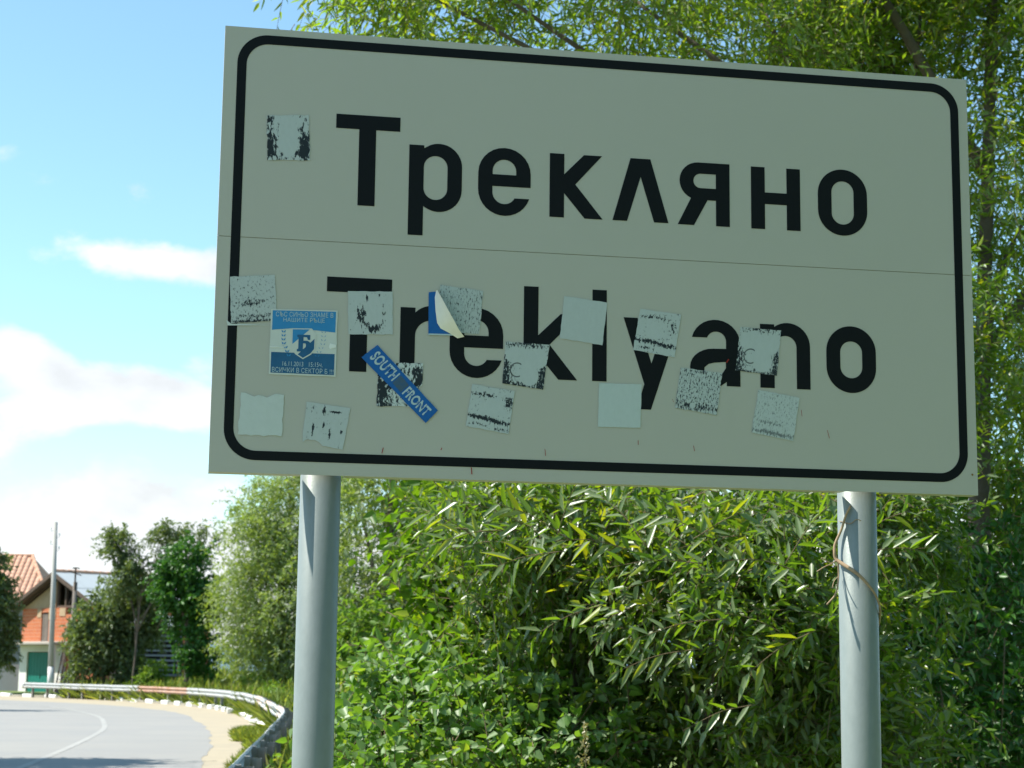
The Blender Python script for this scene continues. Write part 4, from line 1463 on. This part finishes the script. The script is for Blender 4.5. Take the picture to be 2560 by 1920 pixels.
def crown(name, parent, lobes, leafm, nclump, per, spread, nleaf, leaf_l, leaf_w, twig_l, rng, droop=.3, upb=.25, shape='lance', shell=.5, twigr=.003, zmin=None, org=None, twigs=True, spreadang=.75, lrand=.42):
    org = np.array(org if org is not None else (0, 0, 0), float)
    p0, outw, cv = sample_lobes(lobes, nclump, per, spread, rng, shell)
    if zmin is not None:
        ok = p0[:, 2] > zmin
        p0, outw, cv = p0[ok], outw[ok], cv[ok]
    T_ = len(p0)
    d = unit(outw * .8 + rng.normal(size=(T_, 3)) * .55 + np.array([0, 0, upb]))
    tl = twig_l * (.6 + .8 * rng.random(T_))
    K = 5
    ts = np.linspace(0, 1, K)[None, :, None]
    path = p0[:, None] + d[:, None] * tl[:, None, None] * (ts - .4) + np.array([0, 0, -1.]) * (droop * tl)[:, None, None] * ts ** 2
    if twigs:
        v, q = thin_tubes(path - org, twigr * (.7 + .6 * rng.random(T_)))
        tw = link('twigs', quad_mesh('twigs', v, q), M_twig, parent)
        tw['kind'] = 'stuff'
    # leaves along each twig
    lt = (np.arange(nleaf)[None] + .5 + rng.uniform(-.3, .3, (T_, nleaf))) / nleaf
    pos = p0[:, None] + d[:, None] * tl[:, None, None] * (lt[..., None] - .4) + np.array([0, 0, -1.]) * (droop * tl)[:, None, None] * lt[..., None] ** 2
    td = unit(d[:, None] + np.array([0, 0, -1.]) * (2 * droop) * lt[..., None])
    side = unit(np.cross(td, rng.normal(size=(T_, 1, 3)) + 1e-3))
    sgn = np.where(np.arange(nleaf) % 2 == 0, 1., -1.)[None, :, None]
    ld = unit(td * 1.0 + side * sgn * spreadang + rng.normal(size=pos.shape) * lrand + np.array([0, 0, -.12]))
    ln = unit(np.array([0, 0, .9]) + rng.normal(size=pos.shape) * .75)
    N = T_ * nleaf
    lv = np.clip(.5 * np.repeat(cv, nleaf) + .6 * rng.random(N), 0, 1)
    L = leaf_l * (.6 + .6 * rng.random(N))
    W = leaf_w * (.75 + .5 * rng.random(N))
    v, q, a = leaf_arrays(pos.reshape(-1, 3) - org, ld.reshape(-1, 3), ln.reshape(-1, 3), L, W, lv, shape, .12 if shape == 'lance' else .3)
    o = link(name, quad_mesh(name, v, q, a), leafm, parent)
    o['kind'] = 'stuff'
    return o


def lobe(px, py, D, rx, ry, rd, w=None):
    """ellipsoid whose centre and radii are read from photo pixels at distance D; rd = depth radius in metres"""
    s = D / F_PX
    t = (P(px, py, D), (rx * s, rd, ry * s))
    return t if w is None else t + (w,)


def trunk(parent, org, base, pts_, r0, r1, limbs=(), n=10):
    org = Vector(org)
    m = MB()
    path = catmull([Vector(p) - org for p in [base] + list(pts_)], 5)
    rr = [r0 + (r1 - r0) * (i / (len(path) - 1)) ** .8 for i in range(len(path))]
    rr[0] *= 1.25
    path = [p + Vector((random.uniform(-.02, .02), random.uniform(-.02, .02), 0)) * (r0 * 3) for p in path]
    m.tube(path, rr, n)
    tr = m.build('trunk', M_bark, parent, True)
    for (f, end, r) in limbs:
        i = int(f * (len(path) - 1))
        a = path[i]
        e = Vector(end) - org
        mid = a.lerp(e, .5) + Vector((random.uniform(-.1, .1), random.uniform(-.1, .1), .12)) * (e - a).length * .8
        lp = catmull([a, mid, e], 5)
        MB().tube(lp, [r * (1 - .75 * k / (len(lp) - 1)) for k in range(len(lp))], 7).build('limb', M_bark, tr, True)
    return tr


def gpt(x, y, dz=-.15):
    return Vector((x, y, float(ground_z(x, y)) + dz))


def simple_tree(name, label, base_px, D, lobes, leafm, top_px, r0, nclump, per, spread, nleaf, ll, lw, tl, seed, cat='tree', group=None, lean=0, shape='lance', **kw):
    rng = np.random.default_rng(seed)
    b = P(base_px, 1690, D)
    g = gpt(b.x, b.y)
    e = empty(name, g)
    tag(e, label, cat, group)
    top = P(top_px[0], top_px[1], D)
    mids = [g.lerp(top, .35) + Vector((lean, 0, 0)), g.lerp(top, .7)]
    trunk(e, g, g, mids + [top], r0, r0 * .3, [(random.uniform(.3, .8), l[0], r0 * .45) for l in lobes])
    crown('crown', e, lobes, leafm, nclump, per, spread, nleaf, ll, lw, tl, rng, org=g, zmin=g.z + .25, shape=shape, **kw)
    return e


# --- big willow behind and right of the sign
rng = np.random.default_rng(3)
wb = P(2452, 1690, 13.0)
g = gpt(wb.x, wb.y)
willow = empty('willow_tree', g)
tag(willow, 'big willow with dark trunk, its bright crown spreading above the sign', 'tree')
lob = [lobe(985, -60, 12.2, 180, 150, 1.1), lobe(1220, -40, 12.5, 250, 190, 1.4), lobe(1560, -20, 12.5, 250, 230, 1.4), lobe(1900, 10, 13, 260, 250, 1.6), lobe(2200, 40, 13.5, 240, 260, 1.6),
       lobe(2520, 40, 13.2, 170, 300, 1.4), lobe(2640, 420, 13.3, 190, 230, 1.3), lobe(2520, 640, 14.2, 130, 150, .9), lobe(2600, 860, 13.4, 180, 200, 1.2), lobe(2560, 1060, 12.8, 150, 120, 1.0), lobe(2500, 330, 12.3, 90, 150, .5), lobe(2510, 800, 12.3, 90, 150, .5), lobe(2500, 560, 12.6, 80, 120, .5),
       lobe(1300, 350, 14, 260, 200, 1.2), lobe(1750, 420, 14.5, 300, 240, 1.4), lobe(2200, 480, 14.5, 220, 240, 1.3), lobe(1500, 780, 15, 300, 200, 1.0, .5), lobe(2050, 850, 15, 260, 200, 1.2, .8),
       lobe(1750, -420, 13, 650, 300, 2.6), lobe(2500, -420, 13.5, 500, 320, 2.6), lobe(1150, -330, 12.5, 330, 200, 1.8), lobe(2900, 300, 14, 300, 600, 2.2), lobe(2530, 1230, 13.9, 120, 120, .6, .5), lobe(2620, 1350, 13.6, 120, 130, .7, .5), lobe(2430, 1330, 14.2, 100, 120, .5, .4)]
top = P(2500, -420, 13.4)
trunk(willow, g, g, [P(2448, 1400, 13.0), P(2452, 1180, 13.0), P(2462, 700, 13.05), P(2476, 250, 13.2), top], .105, .03,
      [(.30, P(2300, 40, 13.4), .05), (.42, P(2640, 420, 13.2), .03), (.62, lob[8][0], .03), (.50, lob[3][0], .06), (.45, lob[2][0], .055), (.42, lob[1][0], .05), (.40, lob[0][0], .045), (.33, lob[14][0], .04), (.75, lob[18][0], .05), (.8, lob[19][0], .05), (.55, lob[21][0], .05)], 14)
crown('crown', willow, lob, LM_wtop, 820, 13, .22, 9, .098, .023, .42, rng, droop=.35, org=g, shell=.35, twigr=.0028)

# --- second trunk, slimmer willow further left whose boughs reach over the sign
g2 = gpt(P(2235, 1690, 14.2).x, 14.2)
w2 = empty('willow_tree', g2)
tag(w2, 'slim willow with a leaning trunk standing between the big willow and the sign posts', 'tree')
lob2 = [lobe(2080, -260, 14.2, 300, 220, 1.4), lobe(2330, -120, 14.4, 200, 200, 1.2), lobe(2150, 130, 14.6, 160, 140, .8)]
trunk(w2, g2, g2, [P(2215, 1000, 14.2), P(2225, 300, 14.2), P(2205, -300, 14.2)], .10, .04, [(.8, l[0], .035) for l in lob2], 12)
crown('crown', w2, lob2, LM_wtop, 190, 13, .22, 9, .098, .023, .42, rng, droop=.3, org=g2, shell=.3)

# --- near willow thicket under the sign
rng = np.random.default_rng(5)
gs = gpt(P(1750, 1690, 8.6).x, 8.6)
shrub = empty('willow_shrub', gs)
tag(shrub, 'dense glossy willow shrub filling the space behind and between the sign posts', 'shrub')
ls = [lobe(1250, 1330, 8.2, 170, 130, .5), lobe(1420, 1420, 8.3, 190, 160, .6), lobe(1650, 1330, 8.0, 200, 110, .6), lobe(1880, 1350, 7.7, 210, 130, .6), lobe(1720, 1520, 8.1, 260, 170, .7), lobe(1950, 1540, 7.8, 190, 170, .6),
      lobe(1900, 1760, 8.2, 230, 190, .7), lobe(1700, 1850, 8.6, 190, 120, .6), lobe(2120, 1830, 8.4, 160, 170, .6), lobe(1560, 1250, 8.8, 330, 90, .6), lobe(2090, 1270, 8.6, 200, 80, .5),
      lobe(2240, 1330, 9.2, 150, 120, .5), lobe(1500, 1560, 8.9, 160, 130, .5), lobe(1980, 2050, 8.6, 400, 180, .9), lobe(1500, 1100, 9.3, 420, 140, .8), lobe(2000, 1060, 9.3, 330, 150, .8), lobe(1850, 880, 11, 350, 220, .9), lobe(2220, 930, 11.3, 250, 240, .9)]  # last two lobes, hidden by the sign, are added to shade the thicket
stems = []
for k, (dx, l) in enumerate(((-.5, 1), (-.25, 3), (-.05, 4), (.15, 5), (.35, 10), (.5, 11), (.0, 6), (-.3, 14))):
    a = gs + Vector((dx, random.uniform(-.2, .3), 0))
    e_ = Vector(ls[l][0]) - gs
    st = a - gs
    MB().tube(catmull([st, st.lerp(e_, .55) + Vector((0, 0, .25)), e_], 6), [.03 * (1 - .7 * q / 12) for q in range(13)], 7).build('stem', M_bark, shrub, True)
crown('crown', shrub, ls, LM_willow, 520, 13, .13, 11, .072, .0225, .30, rng, droop=.22, org=gs, shell=.30, twigr=.0022, upb=.15)
# nearest single leaves, big enough to pick out one by one
lme = []
for s in range(5):
    r2 = np.random.default_rng(100 + s)
    v, q, a = leaf_arrays(np.zeros((1, 3)), np.array([[0, 1., 0]]), np.array([[0, 0, 1.]]), .080 + .009 * s, .021 + .0016 * s, np.array([.25 + .17 * s]), curl=.05 + .06 * s)
    m_ = quad_mesh('leaf', v, q, a)
    m_.materials.append(LM_willow)
    lme.append(m_)
rl = random.Random(21)
for (px, py, D, dx, dz, n, tl) in ((1215, 1268, 6.6, -.25, .10, 13, .34), (1190, 1330, 6.7, -.28, -.02, 12, .34), (1330, 1290, 6.6, -.2, .12, 12, .34), (1420, 1255, 6.7, .05, .16, 10, .3), (1300, 1395, 6.8, -.3, -.05, 11, .33),
                                   (1480, 1350, 6.7, -.22, .05, 11, .3), (1560, 1290, 6.6, -.1, .14, 10, .3), (1690, 1300, 6.5, -.2, .1, 11, .32), (1830, 1290, 6.5, .2, .12, 11, .32), (2020, 1320, 6.4, .14, .22, 10, .3),
                                   (1640, 1400, 6.6, -.3, .02, 12, .34), (1900, 1400, 6.5, -.25, .06, 11, .3), (1700, 1560, 6.8, -.32, -.04, 12, .36), (1640, 1640, 6.9, -.34, -.06, 12, .36), (1420, 1540, 7.0, -.3, -.1, 10, .32),
                                   (2210, 1300, 6.8, .12, .1, 9, .26), (2260, 1370, 6.9, .2, .02, 9, .26), (1950, 1620, 6.8, -.2, -.1, 10, .3), (1800, 1780, 7.0, -.25, -.05, 10, .32), (1120, 1300, 6.9, -.2, .12, 9, .28)):
    p0 = P(px, py, D)
    dr = Vector((dx, rl.uniform(-.12, .05), dz)).normalized()
    pth = [p0 - dr * tl * .5, p0, p0 + dr * tl * .5 + Vector((0, 0, -.04))]
    cp = catmull([p - gs for p in pth], 6)
    MB().tube(cp, [.0022 * (1 - .6 * q / (len(cp) - 1)) for q in range(len(cp))], 5).build('twig', M_twig, shrub, True)
    for i in range(n):
        f = (i + .6) / n
        a = cp[min(len(cp) - 1, int(f * (len(cp) - 1)))]
        s = 1 if i % 2 else -1
        perp = dr.cross(Vector((0, 1, 0))).normalized()
        ld = (dr * .9 + perp * s * .75 + Vector((rl.uniform(-.3, .3), rl.uniform(-.5, .35), rl.uniform(-.35, .2)))).normalized()
        nz_ = (Vector((0, -.35, 1)) + Vector((rl.uniform(-.8, .8), rl.uniform(-.8, .8), rl.uniform(-.4, .4))))
        nz_ = (nz_ - ld * nz_.dot(ld)).normalized()
        xv = ld.cross(nz_)
        o = link('leaf', rl.choice(lme), None, shrub)
        sc = rl.uniform(.72, 1.12)
        o.matrix_local = Matrix.Translation(a) @ Matrix(((xv.x, ld.x, nz_.x), (xv.y, ld.y, nz_.y), (xv.z, ld.z, nz_.z))).to_4x4() @ Matrix.Scale(sc, 4)

# --- dark thicket under the big willow
rng = np.random.default_rng(8)
gd = gpt(P(2400, 1690, 11).x, 11)
th = empty('shaded_thicket', gd)
tag(th, 'deeply shaded leafy thicket at the foot of the big willow trunk', 'shrub')
ld_ = [lobe(2330, 1720, 10.6, 160, 220, .7), lobe(2520, 1560, 11.2, 150, 200, .7), lobe(2530, 1850, 10.6, 170, 170, .7), lobe(2350, 1480, 12, 120, 120, .5, .35), lobe(2150, 1600, 12, 150, 260, .6), lobe(2650, 1300, 12, 130, 160, .6), lobe(2250, 1950, 10.4, 220, 140, .7)]
crown('crown', th, ld_, LM_ivy_shade, 170, 13, .17, 7, .065, .036, .30, rng, droop=.25, org=gd, shell=.25, shape='ovate')  # darker leaf material puts the deep shade into the thicket's colour
for k in range(22):
    a = P(rng.uniform(2180, 2620), 1900, rng.uniform(9.6, 12))
    a.z = float(ground_z(a.x, a.y)) - .05
    b = a + Vector((rng.uniform(-.35, .35), rng.uniform(-.2, .2), rng.uniform(1.2, 2.3)))
    MB().tube(catmull([a - gd, (a - gd).lerp(b - gd, .5) + Vector((rng.uniform(-.12, .12), 0, 0)), b - gd], 5), [.008 * (1 - .06 * q) for q in range(11)], 5).build('stem', M_dryst if False else M_twig, th, True)

# --- hop vine climbing at the left end of the willow thicket
rng = np.random.default_rng(9)
gv_ = gpt(P(1180, 1690, 9.2).x, 9.2)
hop = empty('climbing_vine', gv_)
tag(hop, 'bright broad-leaved climbing vine at the left flank of the willow shrub', 'vine')
lv_ = [lobe(1130, 1300, 9.2, 70, 70, .3), lobe(1150, 1420, 9.2, 90, 100, .35), lobe(1210, 1540, 9.2, 130, 120, .4), lobe(1160, 1620, 9.0, 110, 90, .4), lobe(1310, 1620, 9.4, 100, 130, .4), lobe(1100, 1480, 9.2, 60, 50, .25)]
crown('crown', hop, lv_, LM_vine, 105, 10, .11, 7, .068, .044, .26, rng, droop=.3, org=gv_, shell=.25, shape='ovate', spreadang=1.1)
for k in range(9):
    a = gv_ + Vector((rng.uniform(-.3, .5), rng.uniform(-.2, .2), 0))
    l = lv_[k % len(lv_)][0] - gv_
    a = a - gv_
    MB().tube(catmull([a, a.lerp(l, .5) + Vector((rng.uniform(-.15, .15), rng.uniform(-.1, .1), 0)), l], 5), .005, 5).build('stem', M_twig, hop, True)

# --- bramble bank in front
rng = np.random.default_rng(10)
gb = gpt(P(1150, 1690, 8.6).x, 8.6)
br = empty('bramble_thicket', gb)
tag(br, 'low sunlit bramble thicket with rounded leaves below the sign between the posts', 'shrub')
lb = [lobe(960, 1860, 8.8, 120, 110, .5), lobe(1080, 1760, 8.9, 140, 100, .5), lobe(1200, 1830, 8.4, 170, 130, .5), lobe(1330, 1800, 8.5, 130, 90, .45), lobe(1050, 1960, 8.2, 220, 130, .6), lobe(1300, 1970, 8.1, 200, 110, .6), lobe(1180, 1690, 9.3, 110, 80, .4),
      lobe(920, 1990, 8.6, 110, 130, .5), lobe(1440, 1900, 8.2, 110, 90, .4)]
crown('crown', br, lb, LM_bram, 240, 11, .11, 8, .058, .037, .24, rng, droop=.35, org=gb, shell=.45, shape='ovate', spreadang=1.1, upb=.5)
for k in range(14):
    a = gb + Vector((rng.uniform(-.7, .7), rng.uniform(-.4, .4), 0))
    l = lb[k % len(lb)][0] + Vector((rng.uniform(-.2, .2), rng.uniform(-.2, .1), .28)) - gb
    a = a - gb
    MB().tube(catmull([a, a.lerp(l, .5) + Vector((0, 0, .3)), l], 5), .004, 5).build('cane', M_twig, br, True)
# dock-like seed head rising from the bramble
for (px, py, lab) in ((1462, 1850, 'pale plant seed head standing against dark shade beside the bramble'),):
    q = P(px, py, 7.2)
    b = gpt(q.x + .03, 7.2)
    e_ = empty('seed_head', b)
    tag(e_, lab, 'plant')
    MB().tube([Vector((0, 0, 0)), (q - b) * .5 + Vector((.02, 0, 0)), q - b], [.004, .003, .002], 5).build('stem', M_twig, e_)
    N = 90
    t = rng.random(N)
    c = np.array(q - b)[None] + np.stack([rng.normal(size=N) * .012 * (1.2 - t), rng.normal(size=N) * .012, (t - .62) * .16], 1)
    v, qd, a = leaf_arrays(c, rng.normal(size=(N, 3)) + np.array([0, 0, .8]), rng.normal(size=(N, 3)), .016, .009, rng.random(N) * .3 + .7, 'ovate')
    o = link('seeds', quad_mesh('seeds', v, qd, a), leaf_mat('seed_husk', (.16, .13, .06), (.30, .27, .14), transl=.2), e_)
    o['kind'] = 'stuff'

# --- middle distance shrubs between the posts
simple_tree('leafy_tree', 'grey-green tree in the middle distance right behind the sign post by the road', 950, 40, [lobe(900, 1270, 40, 110, 110, 1.0), lobe(1010, 1300, 41, 120, 130, 1.1), lobe(960, 1430, 40, 130, 110, 1.1), lobe(1060, 1450, 41, 90, 120, .9), lobe(1180, 1330, 43, 160, 200, 1.4), lobe(980, 1130, 41, 180, 130, 1.2)],
            LM_pale, (980, 1180), .16, 230, 12, .30, 7, .16, .05, .55, 31)
simple_tree('dark_shrub', 'dark bushy shrub below the grey-green tree', 940, 34, [lobe(930, 1520, 34, 90, 90, .7), lobe(1010, 1580, 34, 110, 100, .8), lobe(900, 1620, 33, 70, 90, .6), lobe(1100, 1600, 36, 110, 130, .8), lobe(980, 1660, 33, 120, 70, .7)],
            LM_dark, (960, 1480), .07, 150, 11, .24, 7, .13, .055, .45, 32, cat='shrub', shape='ovate')
simple_tree('leafy_shrub', 'light green shrub standing in the grass behind the roadside sign post', 895, 26, [lobe(880, 1680, 26, 60, 80, .5), lobe(905, 1600, 26, 40, 70, .4), lobe(880, 1790, 25, 70, 80, .5)],
            LM_herb, (895, 1600), .04, 70, 10, .16, 7, .12, .05, .34, 33, cat='shrub', shape='ovate')

# --- round pale willow by the bend
simple_tree('round_willow', 'rounded pale green willow standing in the grass inside the guardrail bend', 690, 85, [lobe(690, 1290, 85.0, 90, 100, 2.2), lobe(640, 1380, 84.0, 85, 100, 2.1), lobe(760, 1360, 85.0, 120, 130, 2.5), lobe(620, 1490, 84.0, 80, 90, 2.0), lobe(710, 1500, 83.5, 120, 110, 2.4), lobe(640, 1590, 84.0, 70, 70, 1.7), lobe(740, 1610, 84.0, 100, 70, 2.1), lobe(800, 1480, 85.0, 90, 120, 2.2), lobe(720, 1200, 85.5, 75, 60, 1.7), lobe(820, 1180, 85.5, 90, 90, 2.0), lobe(665, 1625, 84.0, 65, 45, 1.7), lobe(745, 1635, 84.5, 70, 40, 1.8), lobe(600, 1610, 86.0, 40, 45, 1.4)],
            LM_pale, (710, 1290), .22, 540, 12, .42, 8, .21, .066, .78, 34, droop=.25)
# --- mixed trees in front of the barn
simple_tree('plum_tree', 'open-crowned plum tree with bare twigs rising above the tin roof', 330, 96, [lobe(290, 1370, 96, 40, 55, .9, .8), lobe(330, 1430, 96, 45, 50, .9, .8), lobe(400, 1340, 96, 45, 35, .9, .6), lobe(465, 1330, 96, 45, 35, .9, .6), lobe(430, 1400, 96, 35, 35, .8, .35), lobe(300, 1460, 96, 45, 45, .9, .8), lobe(515, 1370, 96, 35, 40, .8, .3)],
            LM_dark, (360, 1400), .08, 115, 10, .24, 7, .20, .09, .6, 35, shape='ovate', shell=.2)
simple_tree('ivy_clad_tree', 'dark ivy-clad tree between the open-crowned tree and the round willow', 470, 93, [lobe(470, 1400, 93, 45, 45, 1.0), lobe(450, 1480, 93, 60, 60, 1.2), lobe(500, 1500, 93, 50, 60, 1.1), lobe(480, 1580, 93, 60, 60, 1.2), lobe(495, 1640, 93, 45, 40, 1.0), lobe(420, 1440, 93, 30, 40, .7)],
            LM_ivy_shade, (470, 1390), .2, 190, 12, .26, 7, .20, .13, .4, 36, shape='ovate', shell=.4)
simple_tree('dark_shrub', 'broad dark green shrub in front of the brick wall behind the guardrail', 255, 98, [lobe(225, 1600, 98, 50, 60, 1.1), lobe(270, 1540, 98, 60, 60, 1.2), lobe(330, 1550, 98, 60, 65, 1.2), lobe(290, 1630, 98, 65, 50, 1.2), lobe(220, 1660, 98, 45, 30, 1.0), lobe(350, 1480, 98, 50, 40, 1.0), lobe(320, 1670, 98, 40, 25, 1.0), lobe(205, 1560, 98.5, 25, 35, .6), lobe(380, 1580, 98, 30, 50, .8)],
            LM_dark, (280, 1520), .12, 330, 12, .26, 7, .20, .10, .5, 37, cat='shrub', shape='ovate', shell=.4)
simple_tree('small_shrub', 'small light shrub growing at the foot of the slatted shed', 385, 96, [lobe(385, 1680, 96, 26, 26, .6), lobe(365, 1695, 96, 20, 18, .5)],
            LM_herb, (385, 1670), .03, 30, 10, .15, 6, .17, .07, .35, 38, cat='shrub', shape='ovate')
simple_tree('garden_tree', 'dark leafy garden tree before the tiled roof left of the barn', -20, 109, [lobe(-25, 1420, 109, 40, 55, 1.1), lobe(0, 1500, 109, 40, 50, 1.1), lobe(-18, 1570, 109, 48, 60, 1.2), lobe(5, 1630, 109, 36, 35, 1.0), lobe(-80, 1480, 109, 70, 110, 1.8), lobe(28, 1560, 109.3, 14, 36, .4)],
            LM_dark, (-10, 1420), .2, 260, 12, .28, 7, .22, .11, .5, 40, shape='ovate', shell=.4)
# leafless dry branches hanging in front of the shed
rng = np.random.default_rng(41)
c0 = P(455, 1540, 95)
e_ = empty('dead_branch', c0)
tag(e_, 'bare brown dead branches hanging before the slatted shed', 'branch')
Mdead = mat('dead_wood', (.20, .15, .10), .9)
for k in range(26):
    a = Vector((rng.uniform(-.5, .5), rng.uniform(-.3, .3), rng.uniform(-.2, .5)))
    b = a + Vector((rng.uniform(-1.1, .8), rng.uniform(-.4, .4), rng.uniform(-1.6, -.2)))
    MB().tube(catmull([a, a.lerp(b, .5) + Vector((rng.uniform(-.2, .2), 0, .25)), b], 4), [.022, .02, .018, .016, .014, .012, .010, .008, .006], 5).build('twig', Mdead, e_)

# --- trees left of the road, outside the picture: their shadows lie on the asphalt
for (x, y, h, rr, lab, sd) in ((-12.2, 32.0, 7.4, 1.8, 'roadside tree shading the near part of the road', 51), (-12.6, 29.4, 7.8, 1.9, 'taller roadside tree beside the shaded part of the road', 52), (-23.7, 68.5, 6.6, 1.8, 'roadside tree on the inner side of the bend', 53)):
    rng = np.random.default_rng(sd)
    g = gpt(x, y)
    e_ = empty('roadside_tree', g)
    tag(e_, lab, 'tree', 'trees along the inner side of the road')
    L_ = [(Vector((x + rng.uniform(-.8, .8) * rr * .6, y + rng.uniform(-.8, .8) * rr * .6, h * (.6 + .1 * k))), (rr * .6, rr * .6, rr * .5)) for k in range(5)]
    trunk(e_, g, g, [Vector((x, y, h * .35)), Vector((x + .1, y, h * .7)), Vector((x, y, h))], .16, .05, [(.6, l[0], .06) for l in L_])
    crown('crown', e_, L_, LM_dark, 150, 11, .30, 7, .16, .08, .5, rng, org=g, shape='ovate', shell=.3)


# --- the wood goes on along the right-hand verge, beside and behind the viewer
for k, (x, y, h, rr) in enumerate(((4.6, 2.2, 7.0, 2.0), (5.2, -2.2, 8.0, 2.3), (3.4, -6.0, 7.5, 2.3), (7.5, 5.5, 8.5, 2.4), (-.4, -9.5, 7.0, 2.3), (7.8, -6.5, 9.0, 2.6))):
    rng = np.random.default_rng(70 + k)
    g = gpt(x, y)
    e_ = empty('verge_tree', g)  # unseen tree, added to darken and green the sign and posts
    tag(e_, 'unseen leafy willow continuing the wood along the right-hand road verge', 'tree', 'willows of the wood along the right-hand verge')
    L_ = [(Vector((x + rng.uniform(-.7, .7) * rr * .5, y + rng.uniform(-.7, .7) * rr * .5, h * (.16 + .14 * q))), (rr * .62, rr * .62, rr * .5)) for q in range(7)]
    trunk(e_, g, g, [Vector((x, y, h * .35)), Vector((x + .1, y, h * .7)), Vector((x, y, h))], .16, .05, [(.6, l[0], .06) for l in L_])
    crown('crown', e_, L_, LM_wtop, 130, 10, .28, 7, .17, .055, .5, rng, org=g, shell=.4, zmin=.1)


# --- grass
def grass(name, N, region, hmin, hmax, wd, seed, mt=LM_grass, lean=.55):
    rng = np.random.default_rng(seed)
    pts_ = []
    while sum(len(p) for p in pts_) < N:
        x = rng.uniform(region[0], region[1], N * 2)
        y = rng.uniform(region[2], region[3], N * 2)
        d = rail_side(x, y)
        keep = region[4](x, y, d)
        dens = .5 + .5 * np.sin(x * .9 + 1.3 * np.sin(y * .5)) * np.sin(y * .7 + x * .3)
        keep &= rng.random(len(x)) < (.6 + .4 * dens)
        pts_.append(np.stack([x[keep], y[keep]], 1))
    p = np.concatenate(pts_)[:N]
    z = ground_z(p[:, 0], p[:, 1]) - .02
    c = np.concatenate([p, z[:, None]], 1)
    L = rng.uniform(hmin, hmax, N) * (.85 + .3 * np.sin(p[:, 0] * .6 + 2) * np.sin(p[:, 1] * .4))
    d = np.stack([rng.normal(size=N) * lean, rng.normal(size=N) * lean, np.ones(N)], 1)
    n = rng.normal(size=(N, 3)) * np.array([1, 1, .2])
    v, q, a = leaf_arrays(c, d, n, np.abs(L) + .05, wd, rng.random(N), 'lance', curl=.5)
    o = link(name, quad_mesh(name, v, q, a), mt)
    tag(o, kind='stuff')
    return o


KP = np.array([(p.x, p.y) for p in KERB])


def verge(x, y, d):
    ky = np.interp(x, KP[::-1, 0], KP[::-1, 1])
    return (d < .1) & (y > 15) & ((y > ky + .25) | (x > KP[:, 0].max())) & (d > -6) & (x > -25) & ((y > 52) | (d > -.35 - .12 * np.clip(y - 40, 0, 30) + .25 * np.sin(y * 1.9) + .2 * np.sin(y * 4.3 + x * 2)))


o = grass('meadow_grass', 46000, (-24, 4, 44, 108, lambda x, y, d: (d > .15) & (d < 14)), .50, 1.05, .040, 61)
tag(o, 'tall meadow grass beyond the guardrail', 'grass')
o = grass('verge_grass', 80000, (-25, -1.5, 15, 104, verge), .07, .24, .024, 62)
tag(o, 'short green grass between the kerb stones and the guardrail', 'grass')
o = grass('bank_grass', 22000, (-5.5, 3.5, 9, 46, lambda x, y, d: (d > .12) & (d < 5)), .3, .85, .016, 63)
tag(o, 'rank grass on the bank along the back of the guardrail', 'grass')
rng = np.random.default_rng(64)
lobes_h = []
for k in range(70):
    y = rng.uniform(12, 45)
    x = np.interp(y, RP[:, 1], RP[:, 0]) + rng.uniform(.35, 3.0)
    z = float(ground_z(x, y))
    lobes_h.append((Vector((x, y, z + .3)), (.35, .35, .35)))
hb = crown('roadside_herbs', None, lobes_h, LM_herb, 330, 8, .12, 7, .085, .040, .30, rng, shape='ovate', shell=.2, upb=.9, twigs=False)
tag(hb, 'leafy green weeds growing along the back of the guardrail', 'weeds', kind='stuff')
lobes_h = []
for k in range(60):
    y = rng.uniform(62, 96)
    x = np.interp(y, RP[:, 1], RP[:, 0]) + rng.uniform(1.5, 8.0)
    lobes_h.append((Vector((x, y, float(ground_z(x, y)) + .45)), (.6, .6, .45)))
hb = crown('meadow_weeds', None, lobes_h, LM_herb, 300, 8, .2, 6, .16, .06, .4, rng, shape='ovate', shell=.2, upb=.9, twigs=False)
tag(hb, 'tall weeds scattered through the meadow grass beyond the bend', 'weeds', kind='stuff')
